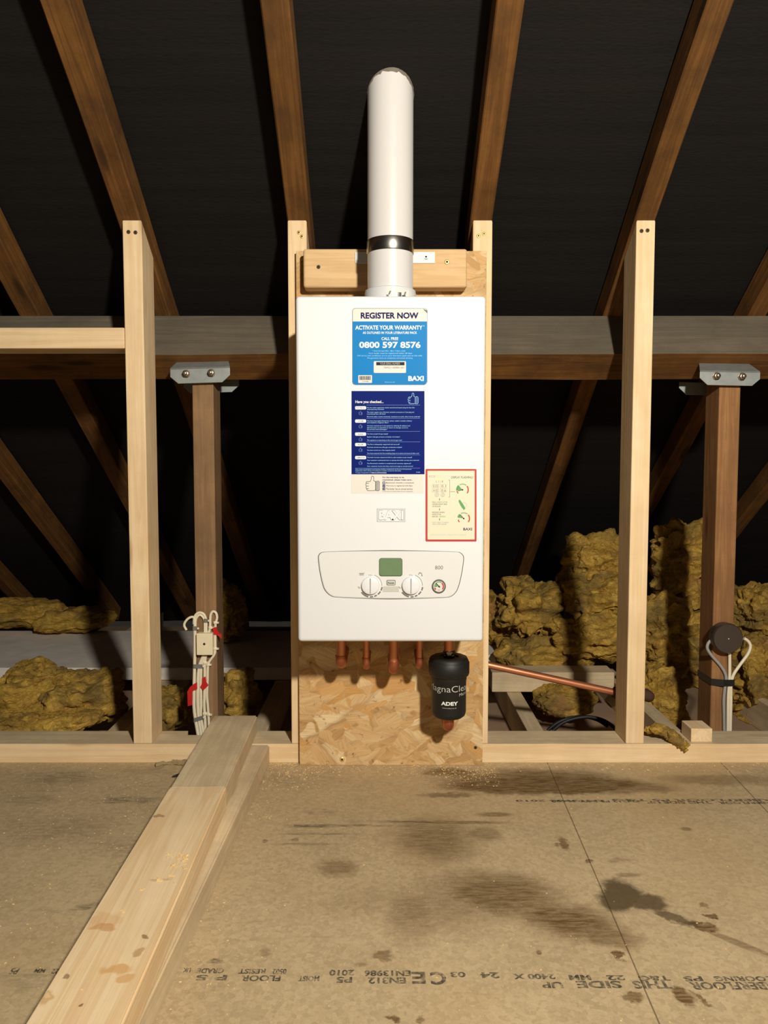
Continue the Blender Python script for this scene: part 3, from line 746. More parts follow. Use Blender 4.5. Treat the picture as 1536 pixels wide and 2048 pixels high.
for ku in (742, 823):
    f2.arc(ku, 1170.5, 21.3, 22.1, 18, 92, 'grey_print', 1, 16)
    for a0, a1 in ((98, 116), (122, 142), (148, 162), (168, 184)): f2.arc(ku-.5, 1170.5, 21.4, 24.2, a0, a1, 'grey_print', 1, 6)
    f2.arc(ku-.5, 1170.5, 21.2, 24.4, 192, 234, 'grey_print', 1, 10)
    f2.text('Min', ku-4.5, 1148.6, ku+2.5, 1151, 'grey_print', 1); f2.text('Max', ku-26, 1172, ku-21.5, 1177, 'grey_print', 1)
for i in range(5): f2.stroke([(719.5+1.8*i, 1146), (719.5+1.8*i, 1150.5)], .8, 'grey_print', 1)
f2.stroke([(718.5, 1146.6), (728, 1146.6), (729, 1144.8)], .6, 'grey_print', 1)
f2.stroke([(836.5, 1149), (838, 1146.2), (843, 1146.2), (844, 1150)], 1.0, 'grey_print', 1); f2.stroke([(838.5, 1144.8), (841.5, 1144.8)], .8, 'grey_print', 1); f2.stroke([(843.5, 1150), (844, 1151.6)], 1.6, 'grey_print', 1)
for k_ in range(len(f2.mb.f)): pass
o = len(pan.v); pan.add(f2.mb.v, f2.mb.f, 'grey_print')
cp = part(pan, 'control_panel', boiler)
YP = YF-.0026
m = MB(); 
def rrect(u0, v0, u1, v1, r):
    q = []
    for cx, cy, a0 in ((u1-r, v0+r, -90), (u1-r, v1-r, 0), (u0+r, v1-r, 90), (u0+r, v0+r, 180)):
        for i in range(6): a = math.radians(a0+18*i); q.append((cx+r*math.cos(a), cy+r*math.sin(a)))
    return q
slab(rrect(758, 1115.8, 804.8, 1152.3, 5), YP+.001, YP-.0003, 'lcd_edge', m, 0); slab(rrect(758.8, 1116.5, 803.6, 1151, 4.5), YP+.001, YP-.0014, 'lcd_green', m, .0006)
part(m, 'display', cp, 'blank green display')
for ku in (741, 822):
    c = aty(ku, 1170.5, YP); R = 18.2/F_PX*1.58
    m = MB(); m.lathe([(R*1.05, 0), (R*1.05, .0012), (R, .0013), (R*.99, .0055), (R*.96, .0070), (R*.88, .0078), (R*.3, .0082), (0, .0082)], (c.x, YP, c.z), 'white_enamel', 40, 'Y')
    kn = part(m, 'control_knob', cp)
    m = MB(); m.box((c.x-.0011, YP-.0098, c.z-R*.82), (c.x+.0011, YP-.007, c.z+R*.82), 'pale_grey_print', .0005, 1)
    part(m, 'pointer', kn)
m = MB(); slab(rrect(773, 1159.4, 791.2, 1170.3, 2.6), YP+.001, YP-.0004, 'seam_grey', m, 0); slab(rrect(774, 1160.3, 790.2, 1169.4, 2.2), YP+.001, YP-.0022, 'button_grey', m, .0006)
f3 = Face(.0050); f3.text('Reset', 775.7, 1163, 788.5, 1167, 'dark_print', 0, .012); m.add(f3.mb.v, f3.mb.f, 'dark_print')
part(m, 'reset_button', cp, 'small grey button')
m = MB(); slab([(766.5, 1172.2), (796.5, 1172.2), (798.3, 1183.3), (765.3, 1183.3)], YP+.001, YP-.0008, 'button_grey', m, .0004)
part(m, 'sensor_window', cp, 'plain grey trapezoid tab')
c = aty(877.7, 1172.5, YP); R = 14/F_PX*1.58
m = MB(); m.lathe([(R, 0), (R*1.0, .002), (R*.94, .0032), (R*.82, .0032), (R*.78, .0018), (0, .0018)], (c.x, YP, c.z), 'seam_grey', 36, 'Y')
m.lathe([(R*.79, .0019), (0, .00195)], (c.x, YP, c.z), 'label_white', 30, 'Y')
f4 = Face(.0026+.0021)
f4.arc(877.7, 1172.2, 7.5, 10, 40, 130, 'red_print', 1); f4.arc(877.7, 1172.2, 7.5, 10, 225, 255, 'red_print', 1); f4.arc(877.7, 1172.2, 3, 9.5, 262, 325, 'green_print', 1); f4.arc(877.7, 1172.2, 8.2, 9.8, 325, 395, 'green_print', 1)
f4.stroke([(879.5, 1174), (872, 1166)], 1.4, 'dark_print', 2); f4.disc(877.7, 1172.2, 1.7, 'dark_print', 3); f4.text('bar', 875.6, 1178, 879.8, 1180, 'grey_print', 2)
for i, q in enumerate(f4.mb.f): m.add([f4.mb.v[j] for j in q], [list(range(len(q)))], f4.mb.mats[f4.mb.mi[i]])
part(m, 'pressure_gauge', cp, 'round gauge with a dark rim and green and red arcs')

# ---------------------------------------------------------------- flue
FC = Vector((aty(780.5, 560, -.165).x, -.165, BZ1))
FR = 45.8/F_PX*(aty(780, 400, -.165)-CAM).dot(FW)
flue = empty('flue_pipe', FC, 'tall white flue pipe rising from the boiler through the felt', 'flue')
zt = ZF-TR*FC.y
zb0 = aty(780, 497, -.165-FR).z; zb1 = aty(780, 470, -.165-FR).z; zc = aty(780, 570, -.165-FR*1.1).z
m = MB(); m.lathe([(FR, zb1-.004-FC.z), (FR, zt+.25-FC.z)], FC, 'flue_white', 48); part(m, 'upper_pipe', flue)
m = MB(); m.lathe([(FR*1.0, -.002), (FR*1.0, zb0+.004-FC.z)], FC, 'flue_white', 48); part(m, 'lower_pipe', flue)
m = MB(); m.lathe([(FR*1.02, zb0-FC.z), (FR*1.035, zb0+.002-FC.z), (FR*1.035, zb1-.002-FC.z), (FR*1.02, zb1-FC.z)], FC, 'steel_band', 48); part(m, 'clamp_band', flue, 'polished steel clamp band')
m = MB(); m.lathe([(FR*1.13, -.002), (FR*1.13, zc-FC.z-.008), (FR*1.11, zc-FC.z-.002), (FR*1.02, zc-FC.z)], FC, 'collar_grey', 48)
col = part(m, 'base_collar', flue, 'pale grey plastic collar')
# printed foil tag on the collar
m = MB(); H = zc-FC.z-.008
def cyl(a, h, r): return (FC.x+r*math.sin(a), FC.y-r*math.cos(a), FC.z+h)
def patch(a0, a1, h0, h1, mat, lift, n=8, skew=0.0):
    vs = []; 
    for i in range(n+1):
        a = a0+(a1-a0)*i/n; vs += [cyl(a, h0, FR*1.13+lift), cyl(a+skew, h1, FR*1.13+lift)]
    m.add(vs, [(2*i, 2*i+2, 2*i+3, 2*i+1) for i in range(n)], mat)
patch(-.17, .92, .001, H, 'label_white', .0004)
for a in (-.02, .58): patch(a-.13, a+.02, .0, H*.6, 'foil', .0008, 4, .0); patch(a-.02, a+.05, .002, H*.97, 'white_print', .0014, 3, .12); patch(a-.06, a-.0, H*.62, H*.85, 'grey_print', .0012, 3, .05)
patch(.2, .42, 0, H*.78, 'foil', .0008, 4)
part(m, 'foil_tag', col)
# ragged seal where the pipe passes through the felt
m = MB(); vs = []; n = 72; random.seed(8)
for i in range(n):
    a = 2*PI*i/n; cx, cy = math.cos(a), math.sin(a)
    for r, dz in ((FR*1.0, -.003-.005*random.random()), (FR*1.02, -.001), (FR*(1.03+.04*random.random()), .004)):
        y = FC.y+r*cy; vs.append((FC.x+r*cx, y, ZF+.008-TR*y+dz))
fs = [(i*3+k, ((i+1) % n)*3+k, ((i+1) % n)*3+k+1, i*3+k+1) for i in range(n) for k in (0, 1)]
m.add(vs, fs, 'sealant'); part(m, 'roof_seal', flue, 'ragged grey seal at the roof')

# ---------------------------------------------------------------- pipes under the boiler
def drop_pipe(u, vb, r, y, label, ring_v):
    top = aty(u, 1275, y); zb = aty(u, vb, y-r).z+r
    rt = empty('copper_pipe', (top.x, y, BZ0), label, 'pipe', 'copper pipes under the boiler')
    R = r*1.5; zr = aty(u, ring_v, y-r).z
    pts = [(top.x, y, BZ0+.01), (top.x, y, zr)]
    m = MB(); m.tube(pts, r, 'copper', 20); part(m, 'pipe', rt)
    arc = [(top.x, y, zr+.001), (top.x, y, zb+R)] + [(top.x, y+R-R*math.cos(t), zb+R-R*math.sin(t)) for t in (PI/2*i/8 for i in range(1, 9))] + [(top.x, YB+.004, zb)]
    m = MB(); m.tube(arc, [r*1.12]*len(arc), 'dull_copper', 20); m.tube([(top.x, y, zr-.001), (top.x, y, zr+.0025)], r*1.18, 'dull_copper', 20)
    part(m, 'elbow', rt)
drop_pipe(682, 1341, .0112, -.150, 'copper pipe under the boiler nearest the left stud', 1315)
drop_pipe(732.5, 1342, .0077, -.150, 'thin copper pipe second from the left under the boiler', 1319)
drop_pipe(787.5, 1353, .0112, -.150, 'thick copper pipe in the middle under the boiler, the lowest bend', 1326)
drop_pipe(839.5, 1341, .0077, -.150, 'thin copper pipe just left of the black filter', 1319)

# magnetic filter
fy = -.135; fx = aty(897.5, 1400, fy).x
dep = (aty(897, 1390, fy-.04)-CAM).dot(FW); px = dep/F_PX
R = 34.5*px*1.02
zA = aty(897, 1358, fy-R).z; zB = aty(897, 1441, fy-R*.8).z; zC = aty(897, 1316, fy).z+.004
fil = empty('magnetic_filter', (fx, fy, zB), 'black cylindrical magnetic filter with white lettering below the boiler', 'filter')
m = MB(); hB = zA-zB
m.lathe([(R*.45, -.002), (R*.80, 0), (R*.95, .005), (R, .013), (R, hB-.012), (R*1.03, hB-.010), (R*1.03, hB+.002)], (fx, fy, zB), 'black_plastic', 48)
bodyf = part(m, 'canister', fil)
m = MB()
def curved(body, a0, a1, z0, z1, mat, bold=0.0, slope=0.0):
    vs, fs, asp = text_mesh(body, bold); out = []
    for a, b in vs:
        t = a0+(a1-a0)*a; out.append((fx+(R+.0004)*math.sin(t), fy-(R+.0004)*math.cos(t), z0+b*(z1-z0)+slope*a))
    m.add(out, fs, mat)
zz = lambda v: aty(897, v, fy-R).z
curved('MagnaClean', -1.52, 1.46, zz(1389), zz(1372.5), 'button_grey', -.006)
curved('Micro2', .55, 1.3, zz(1394.5), zz(1388.5), 'button_grey', 0, .002)
curved('ADEY', -.53, .46, zz(1411.5), zz(1404), 'white_print', .04)
curved('www.adey.co.uk', -.46, .38, zz(1418.5), zz(1415.5), 'pale_grey_print', .01)
part(m, 'print', bodyf, 'grey and white lettering')
m = MB(); hC = zC-zA; RC = 41*px
b = []
for (rr, h) in ((RC*.96, -.001), (RC*1.0, .003), (RC*1.0, hC-.008), (RC*.93, hC-.002), (RC*.86, hC), (RC*.5, hC), (RC*.48, hC-.003), (RC*.3, hC-.003), (.001, hC-.003)): b.append((rr, h))
m.lathe(b, (fx, fy, zA), 'black_plastic', 12, 'Z', False, PI/12)
m.lathe([(RC*.93, .001), (RC*1.015, .005), (RC*1.015, hC*.7), (RC*.9, hC-.006)], (fx, fy, zA), 'black_plastic', 48, 'Z', True)
part(m, 'cap', fil)
m = MB(); z1 = zA+hC-.004
zp = aty(897, 1302, fy-.011).z
m.lathe([(.0125, 0), (.0125, .006), (.009, .007), (.009, .012), (.0135, .013), (.0135, (zp-z1)-.003), (.0115, zp-z1)], (fx, fy, z1), 'valve_chrome', 6, 'Z', False)
part(m, 'valve', fil)
m = MB(); m.tube([(fx, fy, zp-.002), (fx, fy, BZ0+.01)], .0112, 'copper', 20); part(m, 'inlet_pipe', fil, 'short copper pipe')
m = MB(); ze = aty(897, 1469, fy-.011).z+.012; Rr = .017
arc = [(fx, fy, zB+.002), (fx, fy, ze+Rr)] + [(fx, fy+Rr-Rr*math.cos(t), ze+Rr-Rr*math.sin(t)) for t in (PI/2*i/8 for i in range(1, 9))] + [(fx, YB+.004, ze)]
m.tube(arc, .0125, 'dull_copper', 20); part(m, 'outlet_elbow', fil, 'copper elbow turning into the board')

# ---------------------------------------------------------------- timbers lying on the floor at left
def lying(a, b, wd, z0, z1, mat, label, top=None, notch=False, crack=False):
    a = Vector(a); b = Vector(b); L = (b-a).length; ang = math.atan2(b.y-a.y, b.x-a.x)
    m = MB(); bb = bmesh.new(); bmesh.ops.create_cube(bb, size=1)
    for q in bb.verts: q.co = Vector(((q.co.x+.5)*L, q.co.y*wd, (q.co.z+.5)*(z1-z0)))
    bmesh.ops.bevel(bb, geom=list(bb.edges), offset=.003, segments=2, affect='EDGES')
    m.bm(bb, mat)
    o = m.build('timber'); o.location = (a.x, a.y, z0); o.rotation_euler = (0, 0, ang); tag(o, label, 'timber'); return o
H1, H2 = .047, .094
tl0 = atz(428, 1430, H2); tr0 = atz(514, 1430, H2); tl1 = atz(50, 2048, H2); tr1 = atz(246, 2048, H2)
c0 = (tl0+tr0)/2; c1 = (tl1+tr1)/2; wdt = ((tr0-tl0).length+(tr1-tl1).length)/2*.99
dirv = (c1-c0).normalized()
sp_l, sp_r = atz(352, 1576, H2), atz(450, 1572, H2)
tcut = ((sp_l+sp_r)/2-c0).dot(dirv)
cm = c0+dirv*tcut; ce = c1+dirv*.35
lying((c0.x, c0.y, 0), (cm.x, cm.y, 0), wdt, H1+.0005, H2-.001, 'dusty_pine_X', 'grey pine length laid over the sole plate, end to end with the brighter timber')  # rear length in the greyer pine, near length in the paler one
sd = Vector((-dirv.y, dirv.x, 0))
def loc(u, v): q = atz(u, v, H2)-cm; return (q.dot(dirv), q.dot(sd))
spots = [loc(u, v)+(rx, ry, c, st) for u, v, rx, ry, c, st in ((235, 1940, .012, .024, (206, 158, 96), .75), (252, 1957, .009, .013, (206, 158, 96), .7), (210, 1840, .022, .03, (198, 150, 92), .35), (205, 1856, .009, .022, (190, 136, 76), .6),
    (92, 1998, .016, .011, (196, 160, 112), .8), (95, 1996, .008, .006, (222, 190, 140), .9), (290, 1876, .006, .006, (140, 108, 70), .8), (278, 1906, .008, .008, (176, 138, 90), .7), (164, 2011, .006, .003, (110, 80, 50), .8), (128, 1958, .005, .004, (120, 90, 60), .7),
    (320, 1632, .004, .014, (130, 100, 66), .6), (318, 1760, .006, .02, (190, 160, 116), .6))]
wood('bright_timber_X', (240, 217, 178), (218, 184, 136), (140, 98, 56), 'X', knots=.3, grime=(196, 168, 124), grime_amt=.3, spots=spots)
near = lying((cm.x, cm.y, 0), (ce.x, ce.y, 0), wdt+.002, H1+.0005, H2+.001, 'bright_timber_X', 'long bright pine timber lying flat toward the camera on top of another')
lr0 = atz(537, 1494, H1); lr1 = atz(276, 2048, H1)
d2 = (lr1-lr0).normalized(); nrm = Vector((d2.y, -d2.x, 0)); 
if nrm.x > 0: nrm = -nrm
la = lr0+nrm*.055; lb = lr1+d2*.33+nrm*.055
la.y = -.004
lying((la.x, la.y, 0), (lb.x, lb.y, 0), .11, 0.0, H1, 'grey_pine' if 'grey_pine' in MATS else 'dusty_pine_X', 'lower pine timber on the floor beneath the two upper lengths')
# knots and stains on the bright timber belong to its own face
# ---------------------------------------------------------------- posts and steel brackets
YPOST = .185
def post(u0, u1, ut, d, label, ztop, mat):
    x0 = aty(u0, 900, YPOST).x; x1 = aty(u1, 900, YPOST).x
    m = MB(); m.box((x0, YPOST, -.022), (x1, YPOST+d, ztop), mat, .003)
    return tag(m.build('post', None, ((x0+x1)/2, YPOST+d/2, -.022)), label, 'post', 'posts under the purlin'), x0, x1
ZPU = .960
pl, plx0, plx1 = post(386, 428.5, 0, .085, 'brown timber post carrying the white square junction box and cables', ZPU+.03, 'grey_timber_Z')
prr, prx0, prx1 = post(1435.5, 1478, 0, .088, 'reddish brown timber post carrying the round junction box', ZPU+.03, 'post_timber_Z')
def bracket(u0, v0, u1, v1, label, side, tilt, pc):
    a = aty(u0, v0, YPOST-.018); b = aty(u1, v1, YPOST-.018)
    rt = empty('steel_bracket', ((a.x+b.x)/2, YPOST-.02, b.z), label, 'bracket', 'steel brackets on the purlin')
    def plate_(x0, x1, z0, z1, y, ch, back):
        m = MB(); pts = [(x0, y, z1), (x0, y, z0+ch), (x0+ch*1.15, y, z0), (x1-ch*1.15, y, z0), (x1, y, z0+ch), (x1, y, z1)]
        pts = [(q[0], q[1], q[2]+tilt*(q[0]-(x0+x1)/2)) for q in pts]
        m.prism(pts, (0, .004, 0), 'galvanised', .0008)
        if back:
            up = Vector((0, .036, .024))
            q = [Vector(pts[0]), Vector(pts[-1]), Vector(pts[-1])+up+Vector((-.012, 0, 0)), Vector(pts[0])+up+Vector((.012, 0, 0))]
            m.prism(q, (0, .002, .0035), 'galvanised', .0005)
            m.prism([q[3], q[2], q[2]+Vector((0, .003, .006)), q[3]+Vector((0, .003, .006))], (0, .003, 0), 'galvanised', .0004)
        return m
    part(plate_(a.x, b.x, b.z, a.z, YPOST-.018, .018, True), 'front_plate', rt)
    sx = -.004*side; part(plate_(a.x+sx, b.x+sx, b.z-.012, a.z-.012, pc+.045, .018, False), 'back_plate', rt)
    for k in (.27, .69):
        x = a.x+(b.x-a.x)*k; z = (a.z+b.z)/2+.006+tilt*(x-(a.x+b.x)/2)
        m = MB(); m.lathe([(.0105, 0), (.0105, .002), (.0, .002)], (x, YPOST-.018, z), 'bolt_steel', 20, 'Y'); m.lathe([(.0092, .002), (.0092, .009), (.008, .010), (0, .010)], (x, YPOST-.018, z), 'bolt_steel', 6, 'Y', False)
        m.lathe([(.0052, .009), (.0052, .017), (.0042, .018), (0, .018)], (x, YPOST-.018, z), 'bolt_steel', 14, 'Y')
        part(m, 'bolt', rt)
    return rt
bracket(340, 737, 460, 766, 'galvanised steel bracket fixing the left post under the purlin', 1, .03, YPOST+.085)
bracket(1400, 744, 1520, 771, 'galvanised steel bracket fixing the right post under the purlin', -1, -.02, YPOST+.088)

# ---------------------------------------------------------------- cables and boxes on the left post
random.seed(11)
YC = YPOST-.006
def cable(pts, label, r=.0042, mat='cable_white', y=YC, clips=(), group='white cables on the left post', flat=None, ys=None):
    P = [aty(u, v, y if ys is None else ys[i]) for i, (u, v) in enumerate(pts)]
    m = MB(); m.tube(smooth_path(P, 6), r, mat, 10, ry=flat)
    o = m.build('cable', None, P[-1]); tag(o, label, 'cable', group)
    for (u, v) in clips:
        p = aty(u, v, y); c = MB(); c.box((p.x-r*1.35, p.y-r*1.3, p.z-.004), (p.x+r*1.35, p.y+r*.8, p.z+.004), mat, .001, 1)
        c.lathe([(.0022, r*.9), (.0022, r*1.7), (0, r*1.8)], (p.x+r*2.1, p.y, p.z), mat, 8, 'Y'); c.box((p.x+r*1.2, p.y-r*1.1, p.z-.002), (p.x+r*2.6, p.y+r*.8, p.z+.002), mat)
        part(c, 'clip', o)
    return o
cable([(389, 1236), (390, 1250), (390, 1262), (390, 1300), (389, 1340), (388, 1390), (389, 1425), (397, 1474)], 'white cable nearest the left edge of the post, running straight down', .0046)
cable([(408, 1310), (404, 1318), (399, 1332), (396, 1360), (396, 1420), (403, 1474)], 'white cable slanting from under the square junction box into the strapped bundle', .0046)
cable([(409, 1310), (407, 1320), (402.5, 1334), (401.5, 1362), (402, 1410), (401.5, 1432), (408, 1474)], 'white cable on the right side of the strapped bundle', .0042, y=YC-.0005)
cable([(412, 1310), (409.5, 1325), (409.5, 1345), (409, 1385), (408.5, 1410), (410, 1440), (411.5, 1474)], 'white cable below the junction box passing behind the middle red tape', .0040, clips=((410, 1325), (410, 1427)))
cable([(417, 1266), (420, 1256), (420.5, 1240), (421.5, 1229), (426, 1223), (432, 1226), (434, 1236), (431, 1249), (430.5, 1275), (430.5, 1300), (428, 1310), (420, 1321), (416, 1331), (415, 1360), (414, 1390), (415.5, 1410), (417.5, 1440), (418.5, 1472)], 'white cable looping tight above the junction box down its right side', .0036, clips=((421, 1255), (431, 1245), (431, 1297), (416.5, 1329), (417.5, 1429)))
cable([(388, 1248), (388.5, 1236), (393, 1228), (400, 1225), (407, 1228), (411, 1235), (412.5, 1246), (412.5, 1268)], 'white cable arching highest over the top of the junction box', .0036)
cable([(391, 1250), (391.5, 1240), (395, 1233), (400, 1230), (405, 1233), (409, 1240), (409.5, 1250), (409.5, 1268)], 'white cable arching just under the higher arch above the junction box', .0033)
cable([(390, 1240), (386, 1234), (378, 1236), (371, 1243), (368.5, 1251), (373, 1260)], 'loose white cable tail hooking out left of the post', .0034)
# square junction box
p0 = aty(393, 1310.5, YPOST-.028); p1 = aty(425, 1267, YPOST-.028)
jb = empty('junction_box', ((p0.x+p1.x)/2, YPOST, p0.z), 'square white junction box on the left post among the cables', 'junction box')
m = MB(); m.box((p0.x+.001, YPOST-.022, p0.z+.001), (p1.x-.001, YPOST-.0005, p1.z-.001), 'box_white', .002); part(m, 'back_box', jb)
m = MB(); m.box((p0.x, YPOST-.028, p0.z), (p1.x, YPOST-.021, p1.z), 'box_white', .002)
lid = part(m, 'lid', jb)
cc = aty(408.5, 1288, YPOST-.028)
m = MB(); m.lathe([(.0032, .0002), (.0032, .0008), (0, .0008)], cc, 'hole_dark', 14, 'Y'); part(m, 'screw', lid, 'dark centre screw')
def strap(u0, v0, u1, v1, h, label, y=YC-.0055):
    a = aty(u0, v0, y); b = aty(u1, v1, y); m = MB(); hz = h*px/2*1.15
    m.prism([(a.x, y, a.z-hz), (b.x, y, b.z-hz), (b.x, y, b.z+hz), (a.x, y, a.z+hz)], (0, .0012, 0), 'strap_grey', .0004)
    m.prism([(a.x, y, a.z-hz), (a.x+.0012, y, a.z-hz), (a.x+.0012, y, a.z+hz), (a.x, y, a.z+hz)], (0, YPOST-y, 0), 'strap_grey')
    o = m.build('cable_strap', None, (a+b)/2); tag(o, label, 'strap', 'grey straps round the cables')
    m = MB(); m.lathe([(.0028, 0), (.0026, .003), (0, .0034)], (b.x+.003, y+.002, b.z), 'cable_white', 10, 'Y'); m.box((b.x-.002, y, b.z-.002), (b.x+.004, y+.003, b.z+.002), 'cable_white'); part(m, 'stud_end', o)
strap(385, 1257, 394, 1257, 9, 'grey strap left of the junction box, below the hooked cable tail')
strap(408, 1241.5, 415.5, 1241.5, 8, 'grey strap directly above the junction box')
strap(386.5, 1333, 405, 1333, 9, 'grey strap around the cable bundle just below the junction box')
strap(387, 1441, 406, 1435, 9, 'slanted grey strap low on the cable bundle')
def red_flag(uvs, label, y=YC-.007):
    m = MB()
    for pts in uvs:
        P = [aty(u, v, y+dy) for u, v, dy in pts]; m.prism(P, (0, .0009, 0), 'red_tape')
    o = m.build('red_tape_flag', None, m.v[0]); tag(o, label, 'tape', 'red tape flags')
red_flag([[(386, 1369, 0), (394, 1364.5, 0), (394.5, 1378, 0), (386, 1382, 0), (374.5, 1384, .001), (380, 1374, .001)], [(374.5, 1383, .0012), (385, 1380, .0005), (384.5, 1410, .003), (375.5, 1412.5, .004)]], 'largest red tape flag, folded at the left edge of the cable bundle')
red_flag([[(404.5, 1356, 0), (411, 1353, 0), (412.5, 1364, -.001), (417, 1370.5, -.001), (406.5, 1381, 0), (400, 1374.5, 0), (404, 1367, 0)]], 'diamond shaped red tape flag in the middle of the cables')
red_flag([[(425, 1256, 0), (432.5, 1254, 0), (437.5, 1266, -.001), (431, 1270, 0), (427, 1268, 0)], [(437, 1264.5, -.001), (443.5, 1268.5, .004), (443, 1278, .006), (440.5, 1275, .004), (433, 1269, 0)]], 'red tape flag beside the upper right corner of the junction box')

# ---------------------------------------------------------------- round box and cables on the right post
c = aty(1457, 1277.5, YPOST-.034); R = 29/F_PX*(c-CAM).dot(FW)
rb = empty('junction_box', (c.x, YPOST, c.z), 'round dark brown junction box on the right post', 'junction box')
m = MB(); m.lathe([(R*1.0, .0), (R*1.0, .020)], (c.x, YPOST, c.z), 'box_brown', 40, 'Y'); part(m, 'back_box', rb)
m = MB(); m.lathe([(R*1.04, .019), (R*1.04, .031), (R*.98, .034), (R*.3, .0348), (0, .0348)], (c.x, YPOST, c.z), 'box_brown', 40, 'Y')
lid = part(m, 'lid', rb)
m = MB(); m.lathe([(.0016, .0347), (.0014, .0356), (0, .0357)], (c.x, YPOST, c.z), 'label_white', 8, 'Y'); part(m, 'screw', lid)
k8 = lambda pts: [(1230+a/3.938, 1020+b/3.938) for a, b in pts]
yc2 = YPOST-.006
g2 = 'cables on the right post'
cable(k8([(800, 1018), (765, 1022), (735, 1048), (727, 1090), (760, 1145), (830, 1225), (868, 1290), (874, 1345), (864, 1410), (856, 1500), (858, 1600), (860, 1760)]), 'greyish cable bowing out left of the round junction box', .0042, 'cable_grey', yc2, (), g2)
cable(k8([(903, 1120), (903, 1200), (902, 1300), (896, 1400), (890, 1500), (888, 1760)]), 'white cable dropping straight from the middle of the round junction box', .0042, 'cable_white', yc2, (), g2)
cable(k8([(1015, 1010), (1050, 1035), (1066, 1075), (1045, 1135), (980, 1225), (932, 1300), (914, 1380), (913, 1500), (907, 1760)]), 'white cable bowing out right of the round junction box', .0042, 'cable_white', yc2, (), g2)
za = aty(1440, 1357, YPOST).z; zb_ = aty(1440, 1370, YPOST).z
m = MB(); ring = [(prx0-.0012, YPOST+.0892), (prx1+.0012, YPOST+.0892), (prx1+.0012, YPOST-.012), ((prx0+prx1)/2, YPOST-.0125), (prx0-.0012, YPOST-.0015)]
for i in range(5):
    a, b = ring[i], ring[(i+1) % 5]
    m.prism([(a[0], a[1], zb_), (b[0], b[1], zb_), (b[0], b[1], za), (a[0], a[1], za)], (Vector((b[1]-a[1], a[0]-b[0], 0)).normalized()*.001), 'black_tape')
tag(m.build('black_tape_band', None, ((prx0+prx1)/2, YPOST, zb_)), 'black tape band wrapped around the right post and its three cables', 'tape')

# ---------------------------------------------------------------- copper pipe, joists and boards in the eaves
pa = aty(978, 1330, .125); pb = aty(1240, 1387, .125); dv = (pb-pa)
rt = empty('copper_pipe', pa, 'sloping copper pipe running behind the right studs toward the eaves', 'pipe')
m = MB(); m.tube([pa-dv*.42, pa+dv*1.0], .0095, 'copper', 18); part(m, 'pipe', rt)
pe = aty(1297, 1392, .135)
m = MB(); m.tube(smooth_path([pa+dv*.95, pa+dv*1.06, pe+Vector((-.012, 0, .002)), pe+Vector((.004, .01, -.004)), pe+Vector((.010, .05, -.01))], 6), .0150, 'lagging_dark', 18); part(m, 'lagged_elbow', rt, 'dark lagged bend at the far end')
def joist(x, label):
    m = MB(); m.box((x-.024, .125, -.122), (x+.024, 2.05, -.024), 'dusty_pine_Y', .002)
    tag(m.build('joist', None, (x, 1, -.122)), label, 'joist', 'joists behind the stud frame')
for x, lab in ((-1.16, 'floor joist behind the far left insulation heap'), (-.77, 'floor joist running back behind the left stud'), (-.36, 'floor joist running back beside the cable post'),
               (.435, 'floor joist running back below the sloping copper pipe'), (.83, 'floor joist running back beside the insulation scrap on the sole plate'), (1.24, 'floor joist running back at the far right')):
    joist(x, lab)
m = MB(); a = aty(984, 1372, .66); b = aty(1229, 1345, .66)
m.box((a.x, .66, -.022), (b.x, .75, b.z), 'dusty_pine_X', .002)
tag(m.build('cross_timber', None, (a.x, .66, -.022)), 'short pale timber lying across the joists behind the copper pipe', 'timber')
m = MB(); m.box((-1.9, .80, -.022), (-.30, 1.40, .022), 'loft_board', .003)
tag(m.build('loft_board', None, (-1.1, 1, -.022)), 'wide dusty grey board lying across the joists at left', 'board')
m = MB(); m.box((.10, .95, -.022), (.50, 1.15, .03), 'loft_board', .003)
tag(m.build('loft_board', None, (.3, 1, -.022)), 'short dusty board across the joists behind the right edge of the boiler board', 'board')
cp_ = [aty(u, v, .30) for u, v in ((1105, 1462), (1125, 1446), (1150, 1437), (1178, 1434), (1205, 1440), (1226, 1453), (1240, 1470))]
m = MB(); m.tube(smooth_path(cp_, 6), .0052, 'black_rubber', 10)
m.tube(smooth_path([q+Vector((-.01, .02, -.006)) for q in cp_[:-1]], 6), .0052, 'black_rubber', 10)
tag(m.build('black_cable', None, cp_[0]), 'black cable coiled between the joists behind the right sole plate', 'cable')

